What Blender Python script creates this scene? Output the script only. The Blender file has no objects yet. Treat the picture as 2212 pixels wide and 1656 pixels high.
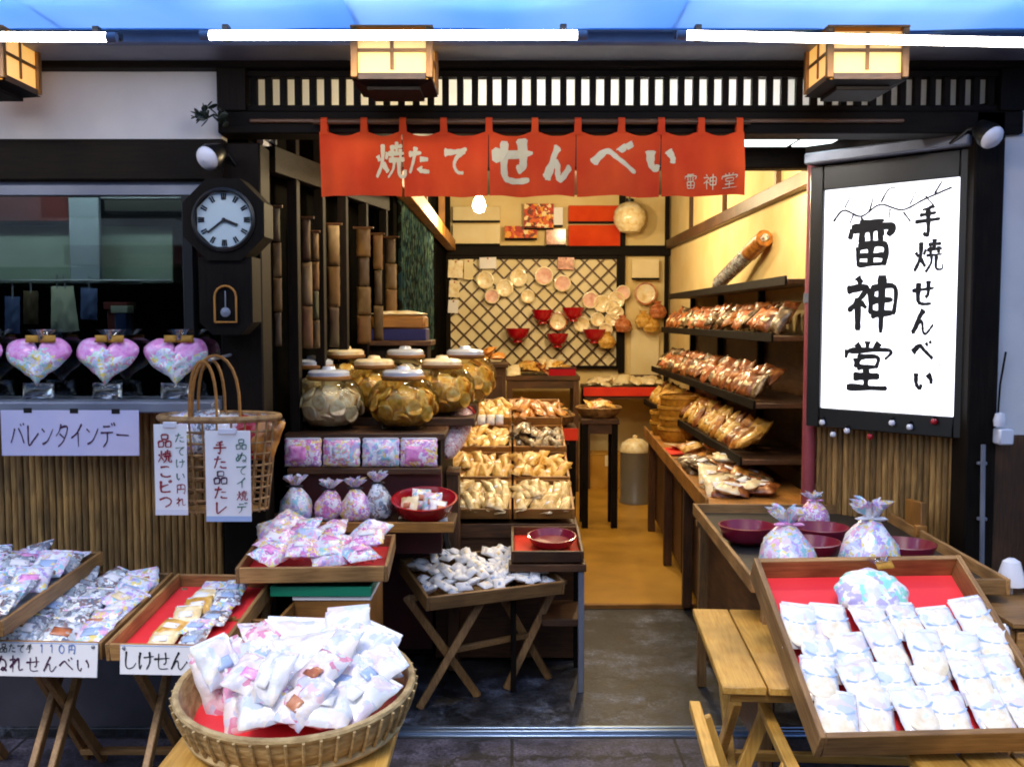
import bpy, bmesh, math, random
from mathutils import Vector, Matrix, Euler
R = math.radians
S = bpy.context.scene
COL = S.collection

# ------------------------------------------------------------------ camera
FP, PITCH, HCAM = 2150.0, R(3.7), 1.55        # focal length in pixels of a 2212 px wide picture
cam_d = bpy.data.cameras.new('camera'); cam = bpy.data.objects.new('camera', cam_d); COL.objects.link(cam)
cam_d.sensor_width = 36.0; cam_d.lens = 36.0 * FP / 2212.0; cam_d.clip_start = 0.05; cam_d.clip_end = 400
cam.location = (0, 0, HCAM); cam.rotation_euler = (R(90) - PITCH, 0, 0)
S.camera = cam

def ray(u, v):
    a, b = (u - 1106) / FP, (828 - v) / FP
    return Vector((a, math.cos(PITCH) + b * math.sin(PITCH), -math.sin(PITCH) + b * math.cos(PITCH)))
def W(u, v, Y):
    d = ray(u, v); return Vector((0, 0, HCAM)) + d * (Y / d.y)
def G(u, v, z):
    d = ray(u, v); return Vector((0, 0, HCAM)) + d * ((z - HCAM) / d.z)
def zv(v, Y): return W(1106, v, Y).z
def xu(u, Y, v=700): return W(u, v, Y).x

# ------------------------------------------------------------------ world, sun, exposure
SUN_EL, SUN_AZ = R(52), R(200)
wd = bpy.data.worlds.new('World'); S.world = wd; wd.use_nodes = True
nt = wd.node_tree; nt.nodes.clear()
sky = nt.nodes.new('ShaderNodeTexSky'); sky.sky_type = 'NISHITA'; sky.sun_disc = False
sky.sun_elevation = SUN_EL; sky.sun_rotation = SUN_AZ; sky.air_density = 1.0; sky.dust_density = 1.5
bg = nt.nodes.new('ShaderNodeBackground'); bg.inputs[1].default_value = 0.15
wo = nt.nodes.new('ShaderNodeOutputWorld')
nt.links.new(sky.outputs[0], bg.inputs[0]); nt.links.new(bg.outputs[0], wo.inputs[0])
sd = bpy.data.lights.new('sun', 'SUN'); sd.energy = .9; sd.angle = R(14); sd.color = (1, .96, .9)
so = bpy.data.objects.new('sun', sd); COL.objects.link(so)
dirv = Vector((math.sin(SUN_AZ) * math.cos(SUN_EL), math.cos(SUN_AZ) * math.cos(SUN_EL), math.sin(SUN_EL)))
so.rotation_euler = dirv.to_track_quat('Z', 'Y').to_euler()
S.view_settings.view_transform = 'Standard'; S.view_settings.look = 'None'
S.view_settings.exposure = 0.8; S.view_settings.gamma = 1.0; S.view_settings.use_curve_mapping = False
S.cycles.use_denoising = True; S.cycles.max_bounces = 8; S.cycles.transparent_max_bounces = 16
S.cycles.diffuse_bounces = 4; S.cycles.glossy_bounces = 4; S.cycles.sample_clamp_indirect = 6
S.cycles.caustics_reflective = False; S.cycles.caustics_refractive = False
S.cycles.filter_width = 1.9

# ------------------------------------------------------------------ materials
def lin(h):
    h = h.lstrip('#'); c = [int(h[i:i + 2], 16) / 255 for i in (0, 2, 4)]
    return tuple((x / 12.92 if x <= .04045 else ((x + .055) / 1.055) ** 2.4) for x in c) + (1,)
MATS = {}
def base(name):
    m = bpy.data.materials.new(name); m.use_nodes = True
    n = m.node_tree.nodes; b = n['Principled BSDF']
    MATS[name] = m
    return m, n, m.node_tree.links, b
def coords(n, l, kind='Object', scale=(1, 1, 1), rand=True):
    tc = n.new('ShaderNodeTexCoord'); mp = n.new('ShaderNodeMapping'); mp.inputs['Scale'].default_value = scale
    if rand:
        oi = n.new('ShaderNodeObjectInfo'); ml = n.new('ShaderNodeVectorMath'); ml.operation = 'SCALE'
        cx = n.new('ShaderNodeCombineXYZ')
        for k in range(3): l.new(oi.outputs['Random'], cx.inputs[k])
        l.new(cx.outputs[0], ml.inputs[0]); ml.inputs['Scale'].default_value = 37.0
        ad = n.new('ShaderNodeVectorMath'); l.new(tc.outputs[kind], ad.inputs[0]); l.new(ml.outputs[0], ad.inputs[1])
        l.new(ad.outputs[0], mp.inputs['Vector'])
    else:
        l.new(tc.outputs[kind], mp.inputs['Vector'])
    return mp
def ramp(n, cols, interp='LINEAR'):
    r = n.new('ShaderNodeValToRGB'); cr = r.color_ramp; cr.interpolation = interp
    while len(cr.elements) < len(cols): cr.elements.new(.5)
    for e, (p, c) in zip(cr.elements, cols): e.position = p; e.color = lin(c)
    return r
def bump(n, l, b, src, strength=.2, dist=.01):
    bp = n.new('ShaderNodeBump'); bp.inputs['Strength'].default_value = strength; bp.inputs['Distance'].default_value = dist
    l.new(src, bp.inputs['Height']); l.new(bp.outputs[0], b.inputs['Normal'])
def noise_mat(name, c1, c2, scale=8, rough=.6, bs=.15, stretch=(1, 1, 1), coat=0, detail=5, metal=0, c3=None, rand=True):
    m, n, l, b = base(name)
    mp = coords(n, l, scale=stretch, rand=rand); nz = n.new('ShaderNodeTexNoise')
    nz.inputs['Scale'].default_value = scale; nz.inputs['Detail'].default_value = detail
    l.new(mp.outputs[0], nz.inputs['Vector'])
    cols = [(.3, c1), (.7, c2)] if c3 is None else [(.28, c1), (.5, c2), (.72, c3)]
    r = ramp(n, cols); l.new(nz.outputs['Fac'], r.inputs[0]); l.new(r.outputs[0], b.inputs['Base Color'])
    b.inputs['Roughness'].default_value = rough; b.inputs['Metallic'].default_value = metal
    if coat: b.inputs['Coat Weight'].default_value = coat; b.inputs['Coat Roughness'].default_value = .12
    if bs: bump(n, l, b, nz.outputs['Fac'], bs)
    return m
def wood(name, c1, c2, axis=0, rough=.55, gs=6, var=.25):
    m, n, l, b = base(name)
    st = [22, 22, 22]; st[axis] = 1.6
    mp = coords(n, l, scale=tuple(st)); nz = n.new('ShaderNodeTexNoise')
    nz.inputs['Scale'].default_value = gs; nz.inputs['Detail'].default_value = 6; nz.inputs['Distortion'].default_value = .6
    l.new(mp.outputs[0], nz.inputs['Vector'])
    r = ramp(n, [(.25, c1), (.75, c2)]); l.new(nz.outputs['Fac'], r.inputs[0])
    oi = n.new('ShaderNodeObjectInfo'); hs = n.new('ShaderNodeHueSaturation')
    mr = n.new('ShaderNodeMapRange'); mr.inputs[3].default_value = 1 - var; mr.inputs[4].default_value = 1 + var
    l.new(oi.outputs['Random'], mr.inputs[0]); l.new(mr.outputs[0], hs.inputs['Value'])
    l.new(r.outputs[0], hs.inputs['Color'])
    # wear: broad darker stains
    n2 = n.new('ShaderNodeTexNoise'); n2.inputs['Scale'].default_value = 5; mp2 = coords(n, l)
    l.new(mp2.outputs[0], n2.inputs['Vector'])
    r2 = ramp(n, [(.35, '#8a8a8a'), (.6, '#ffffff')]); l.new(n2.outputs['Fac'], r2.inputs[0])
    mx = n.new('ShaderNodeMixRGB'); mx.blend_type = 'MULTIPLY'; mx.inputs[0].default_value = .6
    l.new(hs.outputs[0], mx.inputs[1]); l.new(r2.outputs[0], mx.inputs[2]); l.new(mx.outputs[0], b.inputs['Base Color'])
    b.inputs['Roughness'].default_value = rough
    if name.startswith('dark'): b.inputs['Roughness'].default_value = .65; b.inputs['Specular IOR Level'].default_value = .12
    bump(n, l, b, nz.outputs['Fac'], .25, .002)
    return m
def plain(name, c, rough=.5, metal=0, coat=0, emit=0, ecol=None, sss=0):
    m, n, l, b = base(name)
    b.inputs['Base Color'].default_value = lin(c); b.inputs['Roughness'].default_value = rough
    b.inputs['Metallic'].default_value = metal
    if coat: b.inputs['Coat Weight'].default_value = coat; b.inputs['Coat Roughness'].default_value = .1
    if emit: b.inputs['Emission Color'].default_value = lin(ecol or c); b.inputs['Emission Strength'].default_value = emit
    return m
def candy(name, cols, scale=22, rough=.28, coat=.5, mix_noise=.5):
    """printed plastic bag: many small coloured patches, seen through glossy film"""
    m, n, l, b = base(name)
    scale *= 2.1
    mp = coords(n, l); vo = n.new('ShaderNodeTexVoronoi'); vo.inputs['Scale'].default_value = scale
    nz = n.new('ShaderNodeTexNoise'); nz.inputs['Scale'].default_value = scale * .7; l.new(mp.outputs[0], nz.inputs['Vector'])
    mx = n.new('ShaderNodeMixRGB'); mx.blend_type = 'LINEAR_LIGHT'; mx.inputs[0].default_value = .035
    l.new(mp.outputs[0], mx.inputs[1]); l.new(nz.outputs['Color'], mx.inputs[2]); l.new(mx.outputs[0], vo.inputs['Vector'])
    sp = n.new('ShaderNodeSeparateColor'); l.new(vo.outputs['Color'], sp.inputs[0])
    k = len(cols); r = ramp(n, [(i / k, c) for i, c in enumerate(cols)], 'CONSTANT'); l.new(sp.outputs[0], r.inputs[0])
    l.new(r.outputs[0], b.inputs['Base Color']); b.inputs['Roughness'].default_value = rough
    b.inputs['Coat Weight'].default_value = coat; b.inputs['Coat Roughness'].default_value = .15
    n3 = n.new('ShaderNodeTexNoise'); n3.inputs['Scale'].default_value = 45; l.new(mp.outputs[0], n3.inputs['Vector'])
    bump(n, l, b, n3.outputs['Fac'], .5, .006)
    return m
def thin_glass(name, tint='#ffffff', refl=1.0, rough=.02):
    m, n, l, b = base(name); n.remove(b)
    o = n['Material Output']; tr = n.new('ShaderNodeBsdfTransparent'); tr.inputs[0].default_value = lin(tint)
    gl = n.new('ShaderNodeBsdfGlossy'); gl.inputs['Roughness'].default_value = rough
    fr = n.new('ShaderNodeFresnel'); fr.inputs[0].default_value = 1.5
    mu = n.new('ShaderNodeMath'); mu.operation = 'MULTIPLY'; mu.inputs[1].default_value = refl; mu.use_clamp = True
    l.new(fr.outputs[0], mu.inputs[0])
    mx = n.new('ShaderNodeMixShader'); l.new(mu.outputs[0], mx.inputs[0]); l.new(tr.outputs[0], mx.inputs[1]); l.new(gl.outputs[0], mx.inputs[2])
    l.new(mx.outputs[0], o.inputs[0])
    return m
def translucent(name, c, trans=.7, c2=None, scale=3):
    m, n, l, b = base(name); n.remove(b); o = n['Material Output']
    df = n.new('ShaderNodeBsdfDiffuse'); tl = n.new('ShaderNodeBsdfTranslucent'); mx = n.new('ShaderNodeMixShader')
    mp = coords(n, l, scale=(1, .4, 1)); nz = n.new('ShaderNodeTexNoise'); nz.inputs['Scale'].default_value = scale
    l.new(mp.outputs[0], nz.inputs['Vector']); r = ramp(n, [(.3, c), (.75, c2 or c)]); l.new(nz.outputs['Fac'], r.inputs[0])
    l.new(r.outputs[0], df.inputs[0]); l.new(r.outputs[0], tl.inputs[0])
    mx.inputs[0].default_value = trans; l.new(df.outputs[0], mx.inputs[1]); l.new(tl.outputs[0], mx.inputs[2]); l.new(mx.outputs[0], o.inputs[0])
    return m

M_DARK = [wood('dark_timber_' + a, '#0b0806', '#1d150f', k, .5) for k, a in enumerate('xyz')]
M_BROWN = [wood('brown_timber_' + a, '#3a2414', '#6a4526', k, .5) for k, a in enumerate('xyz')]
M_TAN = [wood('tray_wood_' + a, '#7d5730', '#b58a54', k, .5) for k, a in enumerate('xyz')]
M_GOLD = [wood('pine_plank_' + a, '#b9822f', '#e0b25c', k, .45, var=.12) for k, a in enumerate('xyz')]
M_OCHREW = [wood('honey_wood_' + a, '#8a5a22', '#b57b35', k, .5) for k, a in enumerate('xyz')]
M_BAMBOO = wood('bamboo', '#6e4e26', '#c09658', 2, .5, var=.4)
M_PLASTER = noise_mat('white_plaster', '#d0cdcf', '#dedbdb', 5, .9, .1)
M_CREAM = noise_mat('cream_plaster', '#dcc080', '#e8d29c', 4, .85, .1)
M_CREAMB = noise_mat('cream_board', '#decb98', '#ecdeb8', 4, .7, .05)
def ground_mat(name, c1, c2, c3, crack, gs, rough, joint=None):
    """worn floor: broad stains, fine grit, hairline cracks, optional slab joints"""
    m, n, l, b = base(name); mp = coords(n, l, rand=False)
    def nz(sc, d=8):
        q = n.new('ShaderNodeTexNoise'); q.inputs['Scale'].default_value = sc; q.inputs['Detail'].default_value = d; q.inputs['Roughness'].default_value = .65; l.new(mp.outputs[0], q.inputs['Vector']); return q
    big, grit, mid_ = nz(gs), nz(90, 3), nz(14)
    r = ramp(n, [(.32, c1), (.5, c2), (.68, c3)]); l.new(big.outputs['Fac'], r.inputs[0])
    def mul(src, fac, lo, hi, p0=.35, p1=.65):
        q = ramp(n, [(p0, lo), (p1, hi)]); l.new(fac, q.inputs[0]); x = n.new('ShaderNodeMixRGB'); x.blend_type = 'MULTIPLY'; x.inputs[0].default_value = 1
        l.new(src, x.inputs[1]); l.new(q.outputs[0], x.inputs[2]); return x.outputs[0]
    c = mul(r.outputs[0], grit.outputs['Fac'], '#8c8c8c', '#ffffff'); c = mul(c, mid_.outputs['Fac'], '#a0a0a0', '#ffffff', .4, .6)
    vo = n.new('ShaderNodeTexVoronoi'); vo.feature = 'DISTANCE_TO_EDGE'; vo.inputs['Scale'].default_value = crack
    ds = n.new('ShaderNodeMixRGB'); ds.blend_type = 'LINEAR_LIGHT'; ds.inputs[0].default_value = .12; l.new(mp.outputs[0], ds.inputs[1]); l.new(mid_.outputs['Color'], ds.inputs[2]); l.new(ds.outputs[0], vo.inputs['Vector'])
    c = mul(c, vo.outputs['Distance'], '#5a5a5a', '#ffffff', .002, .014)
    if joint:
        bk = n.new('ShaderNodeTexBrick'); bk.inputs['Scale'].default_value = 1; bk.inputs['Mortar Size'].default_value = .006; bk.inputs['Brick Width'].default_value = joint; bk.inputs['Row Height'].default_value = joint; bk.offset = .5
        l.new(mp.outputs[0], bk.inputs['Vector']); c = mul(c, bk.outputs['Fac'], '#ffffff', '#4c4c4c', .1, .9)
    l.new(c, b.inputs['Base Color']); rr = n.new('ShaderNodeMapRange'); rr.inputs[3].default_value = rough - .12; rr.inputs[4].default_value = rough + .2
    l.new(mid_.outputs['Fac'], rr.inputs[0]); l.new(rr.outputs[0], b.inputs['Roughness']); bump(n, l, b, grit.outputs['Fac'], .35, .004)
    return m
M_CONC = ground_mat('dark_concrete', '#24252c', '#40444f', '#8f9ab4', .9, 2.6, .42)
M_STREET = ground_mat('street_paving', '#423e52', '#585468', '#6c687e', .5, 5, .6, .6)
M_OCHRE = noise_mat('ochre_floor', '#9c7020', '#b4842c', 2.5, .42, .06, detail=9, c3='#c6963c', rand=False)
M_BASEWALL = noise_mat('dark_base_wall', '#2a2833', '#3b3945', 6, .7, .2)
M_NOREN = noise_mat('red_cloth', '#c23006', '#d84a10', 5, .95, .1, detail=8)
M_REDLINER = noise_mat('red_liner', '#e02832', '#ee3a40', 6, .55, .08)
M_REDCLOTH = noise_mat('scarlet_cloth', '#d8260e', '#ee3a12', 6, .7, .1)
M_REDBOWL = plain('red_lacquer', '#a80c1c', .25, coat=.5)
M_MAROON = noise_mat('maroon_panel', '#3c1216', '#571d20', 6, .5, .08)
M_MAROONB = plain('maroon_lacquer', '#7d1230', .3, coat=.4)
M_PINKPOLE = noise_mat('faded_red_pole', '#6b2a30', '#a04a52', 4, .4, .1, stretch=(1, 1, .4), c3='#b4626c')  # maroon to pink tones mixed by noise along the pole
M_INKBEIGE = noise_mat('cream_dye', '#cfc09a', '#d8caa6', 12, .95, .05)
M_INK = plain('black_ink', '#0c0c12', .7)
M_INKRED = plain('red_ink', '#8c2230', .8)
M_INKGREEN = plain('green_ink', '#3c6a5c', .8)
M_INKPLUM = plain('plum_ink', '#3e1438', .8)
M_INKBLUE = plain('blue_ink', '#5a78b8', .8)
M_PAPER = noise_mat('white_paper', '#e2e0e4', '#efeef0', 5, .7, .05)
M_LILAC = noise_mat('lilac_paper', '#c0bfe0', '#d8cfe8', 4, .7, .05)
M_SIGNLIT = plain('lit_sign_face', '#f2f4ff', .4, emit=1.3, ecol='#f4f6ff')
M_STEEL = plain('brushed_steel', '#9fb4d0', .3, metal=.9)
M_ALU = noise_mat('aluminium', '#6f7484', '#8a8f9c', 5, .45, .05, metal=.3)
M_BLACK = plain('black_frame', '#0a0b0e', .4)
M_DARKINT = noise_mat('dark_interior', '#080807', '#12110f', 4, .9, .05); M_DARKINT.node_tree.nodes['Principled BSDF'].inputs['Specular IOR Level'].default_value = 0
M_CLOCKFACE = plain('clock_face', '#b9c9ce', .5)
M_GLASS = thin_glass('clear_glass', '#f2f6f2', .6)
M_WINDOW = thin_glass('window_glass', '#dfe8e8', 3.2)
M_FILM = thin_glass('clear_film', '#f4f6fa', 1.6, .12)
M_AWNING = translucent('blue_awning_vinyl', '#5a9af0', .85, '#93c4ff', 2.0)
M_PAPERPANE = translucent('shoji_paper', '#efefec', .75)
M_TUBE = plain('fluorescent_tube', '#ffffff', .4, emit=27, ecol='#fff6ea')
M_LANTERN = plain('lit_lantern_paper', '#f2d08a', .6, emit=.45, ecol='#ffb850')
M_BULB = plain('glowing_bulb', '#fff6d0', .4, emit=14, ecol='#ffe9b0')
M_WHITEPL = plain('white_plastic', '#d9dae6', .35, coat=.3)
M_GREENBOX = plain('green_plastic', '#0f7a5e', .4)
M_NAVY = plain('navy_card', '#1a1a55', .5)
M_WPACK = candy('white_print_film', ['#ebe9ec', '#dfe2ea', '#eeeae4', '#c9d2e4', '#ebe8ee', '#eee4e0', '#e6e9f0', '#ded2e2'], 14, .25, .7)
M_WPINK = candy('white_pink_film', ['#e2dce2', '#e6c6d2', '#d8d6e4', '#d88aa8', '#e8e2e2', '#c8cce6', '#e8dcd8'], 18, .25, .7)
M_CRACK = noise_mat('pale_cracker', '#e0ceac', '#eee2cc', 40, .5, .3, coat=.4, c3='#f4ecde')
M_WTINY = noise_mat('white_wrap', '#e2e2e6', '#f6f6f4', 25, .35, .12, coat=.3)
M_BLUEP = plain('pale_blue_print', '#9fb6dc', .4, coat=.4)  # print blue, also used for the painted shadow arcs on white packs
M_CANDY = candy('sweet_print', ['#e98ac2', '#f4f0f6', '#c9b4e6', '#8fd0e6', '#f2f2f4', '#f0b8d4', '#f4e28a', '#f6f4f8'], 30)
M_CANDY2 = candy('pink_print', ['#e07ac0', '#f0b8dc', '#f4eef6', '#c890d8', '#f0d070', '#f4f2f8'], 34)
M_PALEC = candy('pastel_print', ['#dfe4f2', '#ecd6ee', '#b8a4e6', '#96d2e4', '#eef0f6', '#e8b4d8', '#f0f0f6', '#e6d27a', '#c8d0f0'], 28)
M_GREYP = candy('silver_film_print', ['#9aa2b0', '#d6dce6', '#6e7484', '#b8c2cc', '#e8ecf2', '#8c7474', '#aeb9bc'], 26, .22, .8)
M_SHELLP = candy('shell_print', ['#e8e6ee', '#d4d6ee', '#d6eee8', '#b8aee0', '#eee8e4', '#94dccc', '#e6d2e6'], 22, .3, .4)
M_HEARTP = noise_mat('heart_pink', '#d868c0', '#ee9ad4', 40, .25, .5, coat=.8, c3='#f0c4ec')
M_HEARTC = candy('heart_sweets', ['#f0d868', '#a8dce4', '#eceaf6', '#d0ccf0', '#f6f2f8', '#eca0bc', '#f4f4fa', '#c8ead0'], 34)
M_SENB = noise_mat('soy_cracker', '#7a4312', '#b8742a', 26, .4, .5, coat=.4, c3='#d79b4a')
M_SENB2 = noise_mat('golden_cracker', '#a8741e', '#d8a548', 30, .4, .5, coat=.4, c3='#e8c880')
M_SENB3 = noise_mat('dark_cracker', '#4a2410', '#8a4a1e', 26, .4, .5, coat=.4, c3='#c98648')
M_SENB4 = noise_mat('seaweed_cracker', '#15140e', '#5a4020', 24, .4, .5, coat=.4, c3='#c9b088')
M_SALMON = noise_mat('salmon_pack', '#7a3a1c', '#b8683a', 24, .35, .5, coat=.4, c3='#d89a74')
M_CREAMP = noise_mat('cream_pack', '#d8b87a', '#efdcae', 24, .35, .4, coat=.5, c3='#f6eed8')
M_BASKET = noise_mat('pale_basket', '#8a7048', '#c2a878', 30, .7, .5, stretch=(1, 1, 3))
M_WICKER = noise_mat('brown_wicker', '#6e4a26', '#b08a56', 30, .6, .6)
M_GOLDBASK = noise_mat('golden_wicker', '#9a6a16', '#c99430', 30, .6, .6)
M_CARD = noise_mat('cardboard', '#a8761e', '#c09038', 6, .8, .05)
M_LEAF = noise_mat('dark_leaf', '#0c1410', '#1f2c1e', 20, .5, .1)
M_TEALHOOD = noise_mat('pale_green_hood', '#7f948c', '#93a69e', 3, .4, .05, stretch=(.3, 1, 6))
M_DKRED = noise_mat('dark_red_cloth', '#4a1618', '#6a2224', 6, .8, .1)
M_CLOTHW = noise_mat('grey_cloth', '#a8b0a0', '#c2c6b4', 6, .8, .1)
M_CLOTHB = noise_mat('blue_cloth', '#3a4a7a', '#56689a', 6, .8, .1)
M_SCROLL = [noise_mat('hanging_strip_%d' % k, a, b_, 9, .6, .15, stretch=(1, 1, .35), c3=c) for k, (a, b_, c) in enumerate([
    ('#2a1d0e', '#5e4620', '#9a8460'), ('#1e160e', '#4a3620', '#545a34'), ('#362410', '#6a4c20', '#6a3c30')])]
M_DKPRINT = candy('dark_goods', ['#141c20', '#20343a', '#10181a', '#2a3a30', '#1a1a16', '#3a4a44'], 12, .9, 0); M_DKPRINT.node_tree.nodes['Principled BSDF'].inputs['Specular IOR Level'].default_value = 0
M_POSTER = candy('festive_print', ['#d8621a', '#e8a030', '#a8280e', '#f0d8a0', '#c8400e', '#6a2a10'], 14, .6, 0)
M_GREYST = noise_mat('grey_ceiling', '#6e675e', '#877e72', 4, .8, .05)

# ------------------------------------------------------------------ mesh helpers
def lerp(a, b, t): return a + (b - a) * t
class MB:
    def __init__(s): s.v = []; s.f = []; s.soft = False
    def add(s, vs, fs):
        o = len(s.v); s.v += [tuple(p) for p in vs]; s.f += [[o + i for i in f] for f in fs]; return s
    def box(s, c, d, rot=None, ch=.002):
        hx = [x / 2 for x in d]; ch = min(ch, *(h * .45 for h in hx)); c = Vector(c)
        cs = [(a, b, e) for a in (-1, 1) for b in (-1, 1) for e in (-1, 1)]; idx = {}; vs = []
        for k in cs:
            for a in range(3):
                p = Vector([k[i] * (hx[i] - (0 if i == a else ch)) for i in range(3)])
                if rot is not None: p = rot @ p
                idx[k, a] = len(vs); vs.append(c + p)
        fs = []
        for a in range(3):
            b, e = [i for i in range(3) if i != a]
            for sg in (-1, 1):
                q = []
                for (x, y) in ((-1, -1), (1, -1), (1, 1), (-1, 1)):
                    k = [0, 0, 0]; k[a] = sg; k[b] = x; k[e] = y; q.append(idx[tuple(k), a])
                fs.append(q)
            for sb in (-1, 1):
                for se in (-1, 1):
                    k1 = [0, 0, 0]; k1[a] = -1; k1[b] = sb; k1[e] = se; k2 = list(k1); k2[a] = 1
                    fs.append([idx[tuple(k1), b], idx[tuple(k2), b], idx[tuple(k2), e], idx[tuple(k1), e]])
        for k in cs: fs.append([idx[k, 0], idx[k, 1], idx[k, 2]])
        return s.add(vs, fs)
    def b2(s, p, q, ch=.002):
        return s.box([(a + b) / 2 for a, b in zip(p, q)], [abs(b - a) for a, b in zip(p, q)], None, ch)
    def bar(s, a, b, w, t, up=(0, 0, 1), ch=.002):
        a, b = Vector(a), Vector(b); z = (b - a); L = z.length; z.normalize()
        x = Vector(up).cross(z)
        if x.length < 1e-4: x = Vector((1, 0, 0)).cross(z)
        x.normalize(); y = z.cross(x)
        return s.box((a + b) / 2, (w, t, L), Matrix((x, y, z)).transposed(), ch)
    def tube(s, pts, r, n=8, cap=True):
        pts = [Vector(p) for p in pts]; rs = r if isinstance(r, (list, tuple)) else [r] * len(pts)
        vs = []; fs = []; prev = None
        for i, p in enumerate(pts):
            t = (pts[min(i + 1, len(pts) - 1)] - pts[max(i - 1, 0)]).normalized()
            if prev is None:
                x = t.cross(Vector((0, 0, 1)));  x = x if x.length > .05 else t.cross(Vector((0, 1, 0)))
            else: x = prev - t * prev.dot(t)
            x.normalize(); prev = x; y = t.cross(x)
            for k in range(n):
                a = 2 * math.pi * k / n; vs.append(p + (x * math.cos(a) + y * math.sin(a)) * rs[i])
        for i in range(len(pts) - 1):
            for k in range(n):
                fs.append([i * n + k, i * n + (k + 1) % n, (i + 1) * n + (k + 1) % n, (i + 1) * n + k])
        if cap: fs.append(list(range(n))); fs.append([(len(pts) - 1) * n + k for k in range(n)])
        return s.add(vs, fs)
    def lathe(s, prof, n=20, c=(0, 0, 0), rip=None, axis='z'):
        vs = []; fs = []
        for j, (r, z) in enumerate(prof):
            for k in range(n):
                a = 2 * math.pi * k / n; rr = max(r, 1e-4) * (1 + (rip(a, j) if rip else 0))
                if axis == 'z': vs.append((c[0] + rr * math.cos(a), c[1] + rr * math.sin(a), c[2] + z))
                else: vs.append((c[0] + rr * math.cos(a), c[1] + z, c[2] + rr * math.sin(a)))
        for j in range(len(prof) - 1):
            for k in range(n): fs.append([j * n + k, j * n + (k + 1) % n, (j + 1) * n + (k + 1) % n, (j + 1) * n + k])
        return s.add(vs, fs)
    def pillow(s, w, h, t, nx=9, ny=9, seed=0, wr=.12, crimp=.12, c=(0, 0, 0), out=None):
        """sealed packet lying in xy, bottom at z=0; out(s,t)->(x,y) gives another outline"""
        s.soft = True
        rd = random.Random(seed); ph = [rd.uniform(0, 6.28) for _ in range(6)]; vs = []; fs = []
        for side in (1, -1):
            for j in range(ny + 1):
                for i in range(nx + 1):
                    a = -1 + 2 * i / nx; b = -1 + 2 * j / ny
                    e = max(0, 1 - abs(a) ** 2.6) ** .6 * max(0, 1 - max(0, (abs(b) - crimp * .3) / (1 - crimp)) ** 3 if abs(b) < 1 - crimp * .7 else 0) ** .6
                    wv = 1 + wr * (math.sin(a * 6 + ph[0] + b * 3) + math.sin(b * 7 + ph[1] - a * 4) + .6 * math.sin(a * 13 + b * 11 + ph[2]))
                    x = a * w / 2 * (1 - .05 * e) ; y = b * h / 2 * (1 - .04 * e)
                    if out: x, y = out(a, b)
                    x += .012 * w * math.sin(b * 9 + ph[3]); y += .012 * h * math.sin(a * 11 + ph[4])
                    z = side * e * t / 2 * wv + side * .0008 + t / 2 + .02 * t * math.sin(a * 9 + ph[5])
                    vs.append((c[0] + x, c[1] + y, c[2] + z))
        N = (nx + 1) * (ny + 1); q = lambda i, j: j * (nx + 1) + i
        for j in range(ny):
            for i in range(nx):
                fs.append([q(i, j), q(i + 1, j), q(i + 1, j + 1), q(i, j + 1)]); fs.append([N + q(i, j), N + q(i, j + 1), N + q(i + 1, j + 1), N + q(i + 1, j)])
        rim = [q(i, 0) for i in range(nx)] + [q(nx, j) for j in range(ny)] + [q(i, ny) for i in range(nx, 0, -1)] + [q(0, j) for j in range(ny, 0, -1)]
        for k in range(len(rim)):
            a, b = rim[k], rim[(k + 1) % len(rim)]; fs.append([a, b, N + b, N + a])
        return s.add(vs, fs)
    def disc(s, r, t, n=14, c=(0, 0, 0), wob=.04, seed=0):
        rd = random.Random(seed); p = rd.uniform(0, 6)
        f = lambda a, j: wob * math.sin(3 * a + p) + wob * .5 * math.sin(7 * a + 2 * p)
        return s.lathe([(.001, t * .82), (r * .55, t), (r * .88, t * .9), (r, t * .5), (r * .9, t * .1), (.001, 0)], n, c, f)
    def mesh(s, name, smooth=40):
        me = bpy.data.meshes.new(name); me.from_pydata(s.v, [], s.f)
        bm = bmesh.new(); bm.from_mesh(me); bmesh.ops.remove_doubles(bm, verts=bm.verts, dist=1e-5)
        bmesh.ops.recalc_face_normals(bm, faces=bm.faces); bm.to_mesh(me); bm.free()
        if smooth:
            me.polygons.foreach_set('use_smooth', [True] * len(me.polygons)); me.set_sharp_from_angle(angle=R(85 if s.soft else smooth))
        return me

def obj(name, mb, mat, parent=None, mtx=None, smooth=40):
    me = mb.mesh(name, smooth) if isinstance(mb, MB) else mb
    if mat is not None and not me.materials: me.materials.append(mat)
    o = bpy.data.objects.new(name, me); COL.objects.link(o)
    if parent: o.parent = parent
    if mtx is not None: o.matrix_local = mtx
    return o
def tag(o, label, cat, group=None):
    o['label'] = label; o['category'] = cat
    if group: o['group'] = group
    return o
def thing(name, label, cat, group=None, mtx=None):
    o = bpy.data.objects.new(name, None); COL.objects.link(o); o.empty_display_size = .05
    if mtx is not None: o.matrix_world = mtx
    return tag(o, label, cat, group)
def struct(name, mb, mat, smooth=40):
    o = obj(name, mb, mat, smooth=smooth); o['kind'] = 'structure'; return o
def TR(loc, rx=0, ry=0, rz=0): return Matrix.Translation(Vector(loc)) @ Euler((rx, ry, rz), 'XYZ').to_matrix().to_4x4()
def B(p, q, ch=.002): return MB().b2(p, q, ch)
CACHE = {}
def cached(key, fn):
    if key not in CACHE: CACHE[key] = fn()
    return CACHE[key]
def cm(key, fn, mat):
    def mk():
        me = fn().mesh(key); me.materials.append(mat); return me
    return cached(key, mk)

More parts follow.
